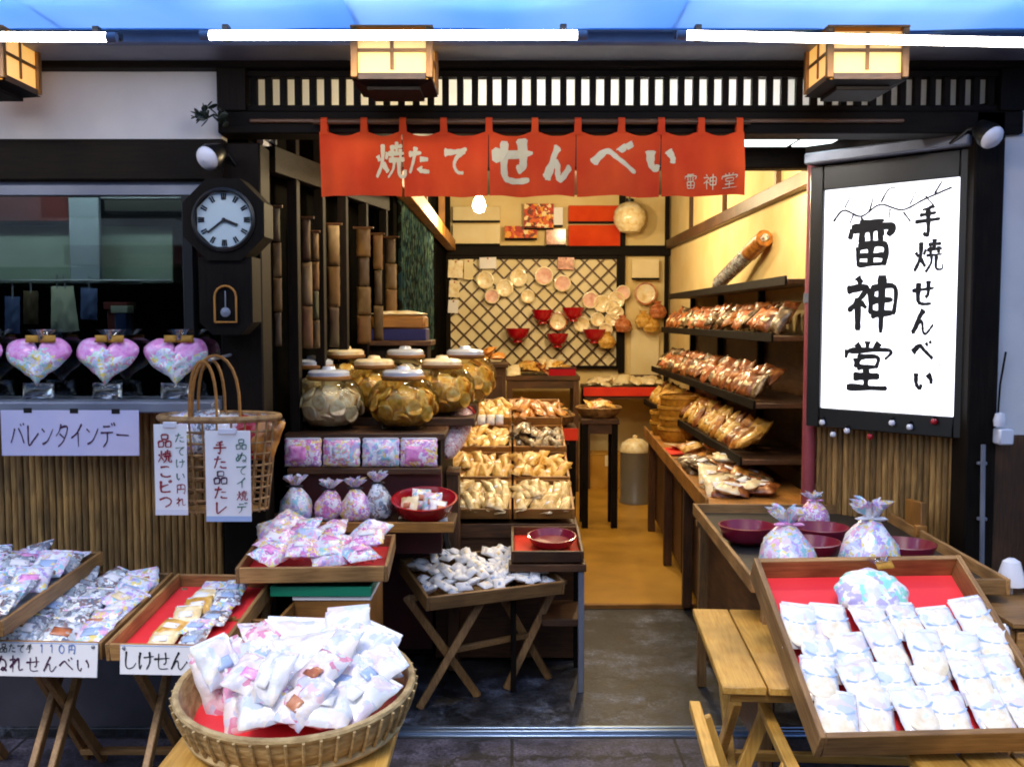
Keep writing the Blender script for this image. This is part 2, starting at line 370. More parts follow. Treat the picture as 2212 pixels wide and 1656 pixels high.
# ------------------------------------------------------------------ brush lettering
GL = {
 '手': [[(70,90),(46,84),(30,82)], [(22,66),(78,70)], [(6,46),(94,51)], [(52,84),(54,40),(50,8),(36,16)]],
 '焼': [[(10,62),(17,48)], [(42,68),(35,52)], [(27,88),(25,46),(6,8)], [(27,42),(42,20)], [(50,80),(92,83)], [(71,94),(71,68)], [(58,76),(58,54)], [(85,76),(84,54)], [(46,66),(97,68)], [(44,50),(98,53)], [(62,50),(60,28),(42,6)], [(79,50),(79,16),(96,12),(98,26)]],
 'せ': [[(6,56),(94,63)], [(70,88),(71,44),(60,34)], [(32,82),(32,26),(46,13),(86,14)]],
 'ん': [[(54,90),(30,50),(12,10)], [(13,12),(36,48),(50,46),(54,18),(68,12),(94,42)]],
 'べ': [[(4,42),(34,68),(60,50),(96,22)], [(62,80),(71,68)], [(78,88),(87,76)]],
 'い': [[(16,76),(18,34),(32,16),(40,32)], [(70,74),(84,52),(84,34)]],
 'た': [[(8,72),(60,76)], [(38,94),(26,50),(10,10)], [(54,54),(88,54)], [(52,28),(60,15),(94,15)]],
 'て': [[(6,76),(50,78),(94,84)], [(86,80),(54,60),(46,34),(58,14),(82,10)]],
 'し': [[(30,92),(27,34),(42,11),(70,16),(88,38)]],
 'け': [[(18,88),(13,50),(17,12),(27,28)], [(38,64),(96,69)], [(71,90),(72,44),(54,8)]],
 '雷': [[(24,93),(78,94)], [(9,82),(6,62)], [(9,80),(93,83),(86,64)], [(51,93),(51,56)], [(24,72),(38,69)], [(24,60),(38,57)], [(64,70),(78,72)], [(64,58),(78,60)], [(24,46),(25,5)], [(24,46),(79,48),(77,5)], [(25,27),(78,27)], [(25,7),(78,8)], [(51,46),(51,8)]],
 '神': [[(24,96),(33,85)], [(6,73),(42,77),(28,56),(8,38)], [(27,60),(27,2)], [(31,54),(43,42)], [(50,76),(51,30)], [(50,76),(93,79),(91,30)], [(51,54),(91,56)], [(51,31),(91,33)], [(71,99),(71,0)]],
 '堂': [[(50,99),(50,84)], [(26,95),(35,84)], [(76,97),(65,84)], [(10,82),(5,64)], [(10,80),(95,83),(86,64)], [(30,66),(31,47)], [(30,66),(73,68),(70,47)], [(31,48),(70,49)], [(24,30),(78,32)], [(50,46),(50,8)], [(8,7),(94,9)]],
 'バ': [[(34,76),(24,48),(8,20)], [(58,78),(78,50),(92,18)], [(70,96),(79,85)], [(86,99),(95,89)]],
 'レ': [[(24,90),(24,13),(54,30),(88,58)]],
 'ン': [[(10,78),(32,64)], [(12,12),(50,28),(90,80)]],
 'タ': [[(42,94),(28,66),(8,46)], [(36,80),(82,82),(58,32),(20,4)], [(32,58),(64,36)]],
 'イ': [[(78,94),(46,60),(8,38)], [(53,62),(53,4)]],
 'デ': [[(22,84),(68,86)], [(6,60),(84,62)], [(48,60),(44,28),(20,4)], [(74,97),(82,86)], [(88,99),(97,89)]],
 'ー': [[(6,52),(94,50)]],
 'ピ': [[(20,86),(20,22),(34,11),(84,13)], [(22,48),(72,62)], [(82,92),(92,84),(82,76),(75,84),(82,92)]],
 'つ': [[(8,62),(52,76),(86,60),(78,32),(46,12)]],
 'こ': [[(18,78),(60,82),(80,76)], [(22,34),(28,18),(60,12),(88,18)]],
 'ぬ': [[(20,82),(26,46),(36,20)], [(60,90),(40,46),(18,16),(8,38),(40,70),(78,66),(90,40),(76,14),(60,16),(72,28),(94,10)]],
 'れ': [[(27,94),(27,4)], [(6,68),(40,71),(6,26)], [(8,28),(58,74),(66,58),(68,18),(94,22)]],
 '円': [[(16,86),(15,6)], [(16,86),(86,88),(84,8),(74,14)], [(50,86),(50,48)], [(16,47),(85,48)]],
 '品': [[(30,92),(31,60)], [(30,92),(72,93),(70,60)], [(31,61),(70,62)], [(8,46),(9,8)], [(8,46),(42,47),(41,8)], [(9,9),(41,10)], [(58,46),(59,8)], [(58,46),(94,47),(92,8)], [(59,9),(92,10)]],
 '1': [[(36,74),(52,90),(52,8)]], '0': [[(50,92),(22,70),(22,30),(50,8),(78,30),(78,70),(50,92)]],
}
def glyph(ch, size, wbase, seed=0, sx=1.0, fit=None, lift=.0015):
    """one brush-written character in the xz plane, facing -y, centred on the origin"""
    rd = random.Random(hash(ord(ch[0]) * 31 + seed) & 0xffff); mb = MB()
    for si, st in enumerate(GL[ch]):
        p = [Vector((x + rd.uniform(-1.5, 1.5), y + rd.uniform(-1.5, 1.5))) for x, y in st]
        pts = []
        for i in range(len(p) - 1):
            p0, p1, p2, p3 = p[max(i - 1, 0)], p[i], p[i + 1], p[min(i + 2, len(p) - 1)]
            for k in range(7):
                t = k / 7; pts.append(.5 * ((2 * p1) + (p2 - p0) * t + (2 * p0 - 5 * p1 + 4 * p2 - p3) * t * t + (3 * p1 - p0 - 3 * p2 + p3) * t ** 3))
        pts.append(p[-1]); N = len(pts); vs = []; fs = []
        w0 = wbase * rd.uniform(.8, 1.2); a0 = rd.uniform(.8, 1.2); a1 = rd.uniform(.3, .8)
        for i, q in enumerate(pts):
            t = i / (N - 1); d = (pts[min(i + 1, N - 1)] - pts[max(i - 1, 0)]); d = d.normalized() if d.length > 1e-6 else Vector((1, 0))
            nn = Vector((-d.y, d.x)); w = w0 * lerp(a0, a1, t) * (1 - .25 * math.sin(math.pi * t)) * (1 + .1 * math.sin(i * 1.7 + si))
            if i in (0, N - 1): w *= .55
            for sg in (-1, 1):
                e = q + nn * sg * w * .5
                x = (e.x - 50) / 100 * size * sx; z = (e.y - 50) / 100 * size
                vs.append((x, -lift - si * .00025, z))
        for i in range(N - 1): fs.append([2 * i, 2 * i + 1, 2 * i + 3, 2 * i + 2])
        mb.add(vs, fs)
    if fit: mb.v = [fit(Vector(q)) for q in mb.v]
    return mb
def letter(parent, ch, x, z, size, w, mat, seed=0, sx=1.0, y=0, rotz=0, name='character'):
    return obj(name, glyph(ch, size, w, seed, sx), mat, parent, TR((x, y, z)), smooth=0)

# ================================================================== THE SETTING
YF = 3.70                      # front plane of the shop
XL, XR = -1.05, 1.80           # the opening
XW, YB, ZC = 1.50, 9.50, 2.72  # right wall, back wall, ceiling
struct('ground', B((-30, -40, -.3), (30, YF - .09, 0)), M_STREET)
struct('floor', B((-3.4, YF - .02, -.3), (3.4, 5.24, .004)), M_CONC)
struct('shop_floor', B((-.75, 5.27, -.3), (3.4, YB + .2, .02)), M_OCHRE)
struct('floor_edge_strip', B((-.75, 5.24, -.3), (1.5, 5.27, .026)), M_OCHREW[0])
struct('kitchen_floor', B((-3.4, 5.24, -.3), (-.76, YB + .2, .01)), M_CONC)
t = thing('threshold_rail', 'pale steel door track laid across the shop entrance floor', 'rail')
obj('base_plate', B((-1.0, YF - .09, -.05), (1.75, YF - .02, .006)), M_STEEL, t)
for y in (YF - .08, YF - .05): obj('track', B((-1.0, y, .006), (1.75, y + .018, .02)), M_STEEL, t)
struct('ceiling', B((-3.4, YF + .1, ZC), (3.4, YB + .2, ZC + .1)), M_GREYST)
struct('wall_right', B((XW, 4.35, 0), (XW + .1, YB + .1, ZC - .001)), M_CREAM)
struct('wall_back', B((-.62, YB, 0), (XW - .001, YB + .1, ZC - .001)), M_CREAM)
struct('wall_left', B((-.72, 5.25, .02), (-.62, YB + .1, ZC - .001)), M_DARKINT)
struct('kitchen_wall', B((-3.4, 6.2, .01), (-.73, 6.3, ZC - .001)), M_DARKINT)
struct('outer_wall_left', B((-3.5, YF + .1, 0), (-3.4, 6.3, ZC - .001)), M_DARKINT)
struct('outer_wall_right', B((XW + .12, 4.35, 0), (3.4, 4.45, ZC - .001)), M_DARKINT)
# the other side of the street, seen only as a reflection in the window
ob = thing('opposite_building', 'plain grey building across the street facing the shop', 'building')
obj('wall', B((-14, -9.4, 0), (14, -9, 5.2)), noise_mat('grey_render', '#a8a29a', '#c4beb6', 2, .9, .1), ob)
for k in range(6): obj('window', B((-12 + k * 4.3, -8.995, 3.2), (-9.6 + k * 4.3, -8.98, 4.8)), M_BLACK, ob)
obj('shopfront', B((-12, -8.995, 0), (12, -8.97, 2.4)), M_DARKINT, ob)
obj('red_awning', B((-7, -8.96, 2.4), (-1.5, -8.2, 2.7)), M_DKRED, ob); obj('pale_banner', B((-1.4, -8.9, .8), (-.6, -8.86, 3.2)), M_PLASTER, ob)
# ------------------------------------------------------------------ shop front
z_a, z_b, z_c, z_d = zv(95, YF), zv(152, YF), zv(243, YF), zv(292, YF)
sf = thing('shop_front', 'dark timber shop front with slatted transom and bamboo wainscot below the window', 'shop front')
obj('top_beam', B((-3.4, YF - .04, z_b), (3.4, YF + .1, z_a), .006), M_DARK[0], sf)
obj('upper_wall', B((-3.4, YF - .02, z_a), (3.4, YF + .1, 5.6)), M_PLASTER, sf)
obj('lintel', B((XL - .02, YF - .03, z_d), (XR + .06, YF + .1, z_c), .005), M_DARK[0], sf)
obj('rail_strip', B((XL + .1, YF - .045, zv(270, YF)), (1.42, YF - .031, zv(262, YF)), .003), M_BROWN[0], sf)
# transom: slats over a translucent paper panel
x0, x1 = xu(556, YF), xu(2126, YF)
tp = obj('transom_panel', B((x0 - .03, YF + .035, z_c + .001), (x1 + .03, YF + .039, z_b - .001)), M_PAPERPANE, sf)
N = 51
slat = cm('transom_slat', lambda: B((-.0118, 0, z_c + .001), (.0118, .03, z_b - .001)), M_DARK[2])
for k in range(N): obj('transom_slat', slat, None, sf, TR((lerp(x0, x1, k / (N - 1)), YF - .005, 0)))
for z, n_ in ((z_b - .026, 'transom_rail'), (z_c + .002, 'transom_rail')):
    obj(n_, B((x0 - .02, YF - .012, z), (x1 + .02, YF + .034, z + .022)), M_DARK[0], sf)
obj('transom_post', B((XL - .02, YF - .035, z_c), (x0 - .02, YF + .1, z_b)), M_DARK[2], sf)
obj('transom_post', B((x1 + .02, YF - .035, z_c), (XR + .06, YF + .1, z_b)), M_DARK[2], sf)
# left: plaster panel, beam, window, sill, wainscot, base
z_p0, z_w1, z_s1, z_s0 = zv(303, YF), zv(392, YF), zv(862, YF), zv(886, YF)
obj('plaster_panel', B((-3.4, YF + .02, z_p0), (XL - .02, YF + .09, z_b)), M_PLASTER, sf)
obj('window_beam', B((-3.4, YF - .03, z_w1), (XL + .0, YF + .1, z_p0), .006), M_DARK[0], sf)
obj('corner_post', B((XL - .03, YF - .005, .02), (xu(568, YF), YF + .14, z_w1 + .14), .006), M_DARK[2], sf)
wf = obj('window_frame', B((-3.4, YF + .0, z_w1 - .05), (XL - .03, YF + .05, z_w1)), M_ALU, sf)
obj('pane', B((-3.4, YF + .018, z_s1), (XL - .03, YF + .024, z_w1 - .05)), M_WINDOW, wf)
obj('window_stile', B((xu(398, YF), YF - .004, z_s1), (xu(420, YF), YF + .05, z_w1 - .05)), M_BLACK, wf)
obj('sill', B((-3.4, YF - .12, z_s0), (XL - .03, YF + .06, z_s1), .006), M_ALU, sf)
obj('base_wall', B((-3.4, YF + .0, 0), (XL - .03, YF + .09, .36)), M_BASEWALL, sf)
wn = obj('wainscot', B((-3.4, YF + .03, .36), (XL - .03, YF + .09, z_s0)), M_DARK[2], sf)
def bam(z0, z1):
    mb = MB(); n = 6; vs = []; rd = random.Random(4)
    zs = [z0 + (z1 - z0) * k / 8 for k in range(9)]
    for z in zs:
        rr = .0118 + rd.uniform(-.0006, .0006)
        for k in range(n + 1):
            a = math.pi * k / n; vs.append((-rr * math.cos(a), -rr * .9 * math.sin(a), z))
    fs = [[j * (n + 1) + k, j * (n + 1) + k + 1, (j + 1) * (n + 1) + k + 1, (j + 1) * (n + 1) + k] for j in range(8) for k in range(n)]
    return mb.add(vs, fs)
bs = cm('bamboo_strip', lambda: bam(.37, z_s0 - .004), M_BAMBOO)
rdb = random.Random(2); x = -2.10; k = 0
while x < XL - .04:
    obj('bamboo_strip', bs, None, wn, TR((x, YF + .03 + rdb.uniform(-.003, .003), rdb.uniform(-.003, .003)), 0, rdb.uniform(-.002, .002), rdb.uniform(-.15, .15))); x += .0242; k += 1
# right: post, pipe, plaster, dado
obj('right_post', B((xu(2088, YF), YF - .03, .01), (xu(2152, YF), YF + .1, z_c), .006), M_DARK[2], sf)
obj('right_plaster', B((xu(2152, YF), YF + .0, zv(940, YF)), (3.4, YF + .09, z_b)), M_PLASTER, sf)
obj('right_dado', B((xu(2152, YF), YF - .01, .01), (3.4, YF + .08, zv(940, YF) - .002)), M_BROWN[2], sf)
for k in range(5): obj('dado_batten', B((1.93 + k * .16, YF - .022, .02), (1.95 + k * .16, YF - .011, zv(945, YF))), M_DARK[2], sf)
obj('inner_header', B((-.95, 4.36, 2.2), (XW, 4.44, ZC - .002), .006), M_DARK[0], sf)

# side partitions on the left of the entrance: dark posts with hanging strips of goods
pa, pb = Vector((-.93, YF + .16, 0)), Vector((-.66, 5.22, 0))
lp = thing('side_partition', 'row of dark upright posts along the left side of the entrance', 'partition')
for k, f in enumerate((.16, .36, .56, .76, .98)):
    c = pa.lerp(pb, f); obj('post', B((c.x - .02, c.y - .03, .01), (c.x + .02, c.y + .03, 2.42)), M_DARK[2], lp)
obj('head_rail', MB().bar((pa.x, pa.y, 2.16), (pb.x, pb.y, 2.16), .05, .1), M_DARK[1], lp)
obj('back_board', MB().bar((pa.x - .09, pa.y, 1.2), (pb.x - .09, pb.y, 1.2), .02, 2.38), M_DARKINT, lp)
# red pole at the end of the sign wall
t = thing('red_pole', 'faded red round pole beside the lit sign', 'pole', mtx=TR((1.285, 4.28, 0)))
obj('shaft', MB().tube([(0, 0, .01), (0, 0, 2.24)], .03, 12), M_PINKPOLE, t)
obj('clamp', MB().tube([(0, 0, 1.62), (0, 0, 1.66)], .036, 12), M_ALU, t)
obj('base_collar', MB().lathe([(.05, .01), (.05, .03), (.032, .05)], 12), M_ALU, t)
# angled panel with the lit sign
SL, SR_ = Vector((1.316, 4.18, 0)), Vector((1.700, 3.78, 0)); sd_ = (SR_ - SL); sw = sd_.length; syaw = math.atan2(sd_.y, sd_.x)
mid = (SL + SR_) / 2
aw = thing('angled_wall', 'bamboo covered angled wall panel under the lit sign', 'wall', mtx=TR((mid.x, mid.y, 0), 0, 0, syaw))
obj('backing', B((-sw / 2 - .06, .05, .01), (sw / 2 + .06, .09, 2.24)), M_DARK[2], aw)
obj('skirting', B((-sw / 2 - .06, .02, .01), (sw / 2 + .06, .05, .12)), M_DARK[0], aw)
b2_ = cm('bamboo_strip_short', lambda: bam(.125, 1.09), M_BAMBOO)
for k in range(27): obj('bamboo_strip', b2_, None, aw, TR((-sw / 2 - .045 + k * .0245, .05, 0)))
obj('header', B((-sw / 2 - .1, -.02, 2.24), (sw / 2 + .1, .1, 2.34)), M_DARK[0], aw)
zs0, zs1 = 1.18, 2.08
sg = thing('lit_sign', 'black framed white lit sign with brush written shop name', 'sign', mtx=TR((mid.x, mid.y, 0), 0, 0, syaw))
obj('panel', B((-sw / 2, -.03, zs0), (sw / 2, -.012, zs1)), M_SIGNLIT, sg)
obj('box', B((-sw / 2 - .06, -.011, zs0 - .08), (sw / 2 + .05, .048, zs1 + .1)), M_BLACK, sg)
for a, b_ in (((-sw / 2 - .06, -.045, zs0 - .08), (-sw / 2, -.0112, zs1 + .1)), ((sw / 2, -.045, zs0 - .08), (sw / 2 + .05, -.0112, zs1 + .1)),
              ((-sw / 2, -.044, zs0 - .08), (sw / 2, -.0112, zs0)), ((-sw / 2, -.044, zs1), (sw / 2, -.0112, zs1 + .1))):
    obj('frame_bar', B(a, b_, .004), M_BLACK, sg)
obj('top_lamp_trough', B((-sw / 2 - .06, -.10, zs1 + .105), (sw / 2 + .05, .04, zs1 + .15), .006), M_ALU, sg)  # grey bar along the top of the sign frame
fx = lambda u: lerp(-sw / 2, sw / 2, u)
fz = lambda v: lerp(zs1, zs0, v)
for ch, u, v, s_, w_ in (('雷', .37, .255, .20, 20), ('神', .38, .52, .23, 18), ('堂', .36, .80, .205, 18)):
    letter(sg, ch, fx(u), fz(v), s_, w_, M_INK, 3, 1.0, -.03)
for ch, u, v, s_, w_ in (('手', .78, .17, .135, 20), ('焼', .79, .32, .14, 15), ('せ', .76, .475, .115, 24), ('ん', .76, .60, .12, 22), ('べ', .77, .725, .105, 24), ('い', .78, .85, .10, 27)):
    letter(sg, ch, fx(u), fz(v), s_, w_, M_INK, 5, .85, -.03)
for (u, v, s_) in ((.28, .10, .028), (.36, .115, .025), (.44, .10, .022), (.52, .11, .026), (.60, .105, .03), (.67, .10, .028), (.9, .79, .03), (.91, .9, .035)):
    letter(sg, random.Random(int(u * 100)).choice('いたてしけ'), fx(u), fz(v), s_, 12, M_INK, 1, 1, -.03)
BR = [[(4,8),(14,16),(28,10),(44,18),(60,12),(78,20),(96,26)], [(14,16),(18,26)], [(28,10),(33,2)], [(44,18),(48,28),(55,30)], [(60,12),(66,4)], [(66,15),(72,26)], [(78,20),(84,12)], [(86,22),(90,32)], [(52,15),(50,6)], [(36,13),(38,24)], [(22,13),(20,4)]]
GL['枝'] = BR
obj('painted_branch', glyph('枝', sw * .94, 2.0, 4, 1.0), M_INK, sg, TR((0, -.03, zs1 - .075 + sw * .30)), smooth=0)
obj('seal_dot', MB().lathe([(.001, -.0315), (.011, -.031), (.011, -.03)], 10, (fx(.5), 0, fz(.895)), None, 'y'), M_INK, sg)
# fairy bulbs under the sign
for k, (u, c_) in enumerate(((.04, 0), (.13, 1), (.24, 0), (.42, 2), (.58, 1), (.71, 0), (.88, 2))):
    z = 1.13 - .035 * math.sin(u * 6) - .03 * (k % 2)
    p = TR((mid.x, mid.y, 0), 0, 0, syaw) @ Vector((fx(u), -.055, z))
    f = thing('string_bulb', 'small round bulb on the dark string hung below the lit sign', 'light bulb', 'string bulbs below the sign', TR(p))
    obj('globe', cm('string_globe%d' % c_, lambda: MB().lathe([(.001, -.014), (.011, -.008), (.013, 0), (.009, .009), (.001, .013)], 10), (M_WHITEPL, M_WHITEPL, M_REDBOWL)[c_]), None, f)
    obj('cap', cm('string_cap', lambda: MB().lathe([(.006, .009), (.006, .022), (.001, .022)], 8), M_BLACK), None, f)

# ------------------------------------------------------------------ awning and lamps under it
za0, ya0 = zv(68, 3.46), 3.46
aw_ = thing('awning', 'bright blue vinyl awning over the shop front', 'awning')
obj('mounting_box', B((-3.3, 3.44, zv(97, 3.44)), (3.3, YF - .045, za0 + .05), .01), M_ALU, aw_)
seam_x = [-3.3, xu(30, 3.1, 40), xu(738, 3.1, 40), xu(1490, 3.1, 40), 2.2, 3.3]
def awn(xa, xb):
    mb = MB(); n = 12; m_ = 10; vs = []; fs = []
    for j in range(m_ + 1):
        for i in range(n + 1):
            s, f = i / n, j / m_
            y = lerp(3.45, 1.95, f); z = za0 - .05 * f + .02 * math.sin(f * 3.1) - .022 * math.sin(math.pi * s) * math.sin(math.pi * min(1, f + .1)) + .006 * math.sin(s * 9 + f * 4 + xa)
            vs.append((lerp(xa, xb, s), y, z))
    for j in range(m_):
        for i in range(n):
            q = j * (n + 1) + i; fs.append([q, q + 1, q + n + 2, q + n + 1])
    return mb.add(vs, fs)
for a, b_ in zip(seam_x, seam_x[1:]): obj('fabric_panel', awn(a, b_), M_AWNING, aw_)
for a in seam_x[1:-1]: obj('support_arm', MB().tube([(a, 3.45, za0 + .03), (a, 2.7, za0 + .03), (a, 1.95, za0 - .02)], .006, 8), M_WHITEPL, aw_)
obj('front_rail', MB().tube([(-3.3, 1.93, za0 - .05), (3.3, 1.93, za0 - .05)], .018, 8), M_ALU, aw_)
obj('hem_line', B((-3.3, 3.40, za0 - .012), (3.3, 3.435, za0 - .006)), plain('pale_blue_hem', '#6fb0f0', .5), aw_)
YT = 3.07
for (ua, ub, va, vb, lab) in ((-620, 252, 76, 81, 'lit fluorescent tube under the awning above the white plaster panel'),
                              (432, 1268, 77, 76, 'lit fluorescent tube under the awning above the red noren curtain'),
                              (1462, 2290, 76, 94, 'lit fluorescent tube under the awning above the framed white sign')):
    A, C_ = W(ua, va, YT), W(ub, vb, YT)
    t = thing('fluorescent_lamp', lab, 'lamp', 'fluorescent lamps under the awning')
    d = (C_ - A).normalized()
    obj('tube', MB().tube([A + d * .03, C_ - d * .03], .014, 12), M_TUBE, t)
    for p, q in ((A, A + d * .03), (C_ - d * .03, C_)): obj('end_cap', MB().tube([p, q], .0145, 12), M_ALU, t)
    for f in (.06, .94):
        p = A.lerp(C_, f); obj('bracket', B((p.x - .01, p.y + .02, p.z - .008), (p.x + .01, p.y + .05, p.z + .04)), M_BLACK, t)
    obj('batten', MB().bar(A + Vector((0, .04, .012)), C_ + Vector((0, .04, .012)), .026, .022), M_BLACK, t)

# box lanterns hung under the beam
def lantern(u, label):
    Y = 3.42; top = zv(84, Y); bot = zv(200, Y); w = .122
    cx = xu(u, Y, 130); t = thing('box_lantern', label, 'lantern', 'lit wooden box lanterns', TR((cx, Y, 0)))
    h0, h1 = zv(158, Y - w), top
    for sx in (-1, 1):
        for sy in (-1, 1): obj('corner_post', B((sx * w - .011, sy * w - .011, bot + .02), (sx * w + .011, sy * w + .011, h1)), M_OCHREW[2], t)
    for a in range(4):
        rz = a * math.pi / 2; m = TR((0, 0, 0), 0, 0, rz)
        obj('paper_pane', B((-w + .011, -w + .002, h0), (w - .011, -w + .004, h1 - .01)), M_LANTERN, t, m)
        obj('mullion', B((-.006, -w - .004, h0 + .01), (.006, -w + .0015, h1 - .012)), M_OCHREW[2], t, m)
        for z in (lerp(h0, h1, .5) - .005,): obj('crossbar', B((-w + .011, -w - .003, z), (w - .011, -w + .0012, z + .012)), M_OCHREW[0], t, m)
        obj('lower_rail', B((-w + .011, -w - .006, h0 - .022), (w - .011, -w + .006, h0)), M_BROWN[0], t, m)
        obj('skirt', MB().add([(-w - .008, -w - .008, h0 - .022), (w + .008, -w - .008, h0 - .022), (w * .72, -w * .72, bot), (-w * .72, -w * .72, bot)], [[0, 1, 2, 3]]), M_DARK[0], t, m)
    obj('base', B((-w * .72, -w * .72, bot - .012), (w * .72, w * .72, bot + .002)), M_DARK[0], t)
    obj('cap', B((-w - .012, -w - .012, h1), (w + .012, w + .012, h1 + .008)), M_OCHREW[0], t)
    obj('hanger', B((-.02, -.02, h1 + .02), (.02, .02, za0 + .01)), M_DARK[2], t)
    return t
lantern(-35, 'lit wooden box lantern in front of the white plaster panel')
lantern(856, 'lit wooden box lantern above the left half of the red noren')
lantern(1846, 'lit wooden box lantern above the framed white sign')
# tube behind the paper transom panel: lights it from behind
t = thing('transom_lamp', 'fluorescent lamp behind the paper transom panel', 'lamp')
tl = MB().tube([(xu(1010, 3.9), YF + .15, 2.385), (xu(1690, 3.9), YF + .15, 2.385)], .013, 10)
obj('tube', tl, plain('transom_tube', '#ffffff', .4, emit=50, ecol='#fffaf2'), t)
obj('batten', B((xu(980, 3.9), YF + .135, 2.402), (xu(1720, 3.9), YF + .165, 2.43)), M_WHITEPL, t)
# ceiling lamp inside the entrance
t = thing('ceiling_lamp', 'twin pale panel lamp in the ceiling beside the noren', 'lamp')
yc = 4.15; zc_ = zv(306, yc)
for ua, ub in ((1585, 1705), (1716, 1790)):
    obj('diffuser', B((xu(ua, yc), yc - .09, zc_ - .006), (xu(ub, yc), yc + .09, zc_)), plain('panel_lamp', '#dff0f4', .4, emit=2.0, ecol='#e6f4f6'), t)
obj('housing', B((xu(1560, yc), yc - .12, zc_ + .0005), (xu(1830, yc), yc + .12, zc_ + .08)), M_BLACK, t)
struct('entrance_soffit', B((-.98, YF + .2, 2.46), (1.85, 4.36, 2.48)), M_GREYST)
# spot lamps
def spot(u, v, Y, tilt, yaw, label):
    p = W(u, v, Y); t = thing('spot_lamp', label, 'lamp', 'white reflector spot lamps', TR(p, tilt, 0, yaw))
    obj('reflector_face', MB().lathe([(.001, -.004), (.03, 0), (.042, .012), (.044, .02)], 18), M_WHITEPL, t)
    obj('housing', MB().lathe([(.045, .018), (.046, .04), (.03, .09), (.016, .1), (.001, .1)], 18), M_BLACK, t)
    obj('stem', MB().tube([(0, 0, .095), (0, .03, .13), (0, .11, .16)], .007, 8), M_BLACK, t)
spot(441, 346, 3.55, R(-62), R(-25), 'white faced spot lamp beside the wall clock')
spot(2150, 303, 3.55, R(-50), R(25), 'white faced spot lamp on the post beside the lit sign')

# conduit, meter box, cable on the right post
t = thing('conduit', 'grey vertical conduit pipe running up the right post', 'pipe')
obj('pipe', MB().tube([W(2120, 1300, 3.64), W(2124, 960, 3.64)], .009, 8), M_ALU, t)
for v in (1000, 1120, 1240): obj('clip', B(tuple(W(2121, v, 3.655) - Vector((.016, .01, .006))), tuple(W(2121, v, 3.655) + Vector((.016, .01, .006)))), M_ALU, t)
p = W(2166, 925, 3.64)
t = thing('switch_box', 'small white outdoor socket box on the dark dado', 'socket box', mtx=TR(p))
obj('box', B((-.02, -.02, -.06), (.035, .05, .0), .006), M_WHITEPL, t)
obj('hood', MB().lathe([(.001, .05), (.016, .045), (.022, .02), (.02, -.002), (.001, -.003)], 12, (-.012, .0, .01)), M_WHITEPL, t)
obj('cable', MB().tube([(-.01, .02, .04), (-.0, .03, .16), (.02, .035, .28)], .004, 6), M_DARK[2], t)

t = thing('soffit_lamp', 'pale unlit tube lamp on the entrance soffit behind the corner post', 'lamp')
a, b_ = W(562, 306, 3.92), W(632, 350, 4.5)
obj('tube', MB().tube([a, b_], .014, 8), M_WHITEPL, t); obj('batten', MB().bar(a + Vector((0, 0, .03)), b_ + Vector((0, 0, .03)), .04, .03), M_ALU, t)

# ================================================================== NOREN CURTAIN
YN = YF - .075
un = [705, 790, 873, 960, 1057, 1155, 1247, 1340, 1425, 1510, 1592]
zt, zb, zl = zv(284, YN), zv(424, YN), zv(256, YN)
nx0, nx1 = xu(694, YN), xu(1602, YN)
nw = lambda x, z: YN + (.022 * math.sin(x * 13) + .015 * math.sin(x * 27 + 1) + .006 * math.sin(x * 61)) * min(1, max(0, (zt - z) / .14))
no = thing('noren', 'red cloth noren curtain with pale brush lettering over the entrance', 'curtain')
obj('pole', MB().tube([(xu(680, YN), YN + .012, zv(262, YN)), (xu(1616, YN), YN + .012, zv(262, YN))], .009, 10), M_BROWN[0], no)
cuts = [nx0, xu(871, YN), xu(1056, YN), xu(1243, YN), xu(1425, YN), nx1]
for a, b_ in zip(cuts, cuts[1:]):
    mb = MB(); n, m_ = 36, 12; vs = []; fs = []
    for side in (0, .0016):
        for j in range(m_ + 1):
            for i in range(n + 1):
                f = j / m_; x = lerp(a + .001 + .004 * f, b_ - .001 - .003 * f, i / n)
                s_ = min(abs(x - xu(q, YN)) for q in un)
                top = zt - .016 * max(0, math.sin(min(1, s_ / .065) * math.pi * .5)) ** 2
                z = lerp(top, zb + .003 * math.sin(x * 11) - .002 * math.sin(x * 31), f)
                vs.append((x, nw(x, z) + side, z))
    q = (n + 1) * (m_ + 1)
    for o_ in (0, q):
        for j in range(m_):
            for i in range(n): k = o_ + j * (n + 1) + i; fs.append([k, k + 1, k + n + 2, k + n + 1])
    obj('cloth_panel', mb.add(vs, fs), M_NOREN, no)
for u in un:
    x = xu(u, YN); x = min(max(x, nx0 + .017), nx1 - .017)
    mb = MB(); pr = [(0, zt - .012), (-.002, zt + .004), (-.002, zl - .004), (.006, zl + .004), (.024, zl - .002), (.026, zt + .01), (.006, zt - .008)]
    vs = []; fs = []
    for (dy, z) in pr:
        for dx in (-.016, .016): vs.append((x + dx * (1 - .25 * (z > zt)), YN - .002 + dy, z))
    for k in range(len(pr) - 1): fs.append([2 * k, 2 * k + 1, 2 * k + 3, 2 * k + 2])
    obj('hanging_loop', mb.add(vs, fs), M_NOREN, no)
px = 1 / 2150 * YN
for ch, u, v, h, w_, sx in (('焼', 842, 345, 86, 17, .75), ('た', 905, 347, 64, 24, .8), ('て', 984, 347, 68, 26, .8), ('せ', 1108, 345, 116, 30, .85),
                           ('ん', 1203, 352, 86, 32, .75), ('べ', 1326, 347, 96, 24, 1.05), ('い', 1430, 342, 68, 30, 1.0),
                           ('雷', 1493, 391, 34, 10, .8), ('神', 1535, 392, 34, 10, .9), ('堂', 1573, 392, 34, 10, .9)):
    c = W(u, v, YN); g = glyph(ch, h * px, w_, 2, sx)
    g.v = [(c.x + q[0], nw(c.x + q[0], c.z + q[2]) + q[1], c.z + q[2]) for q in g.v]
    obj('character', g, M_INKBEIGE, no, smooth=0)

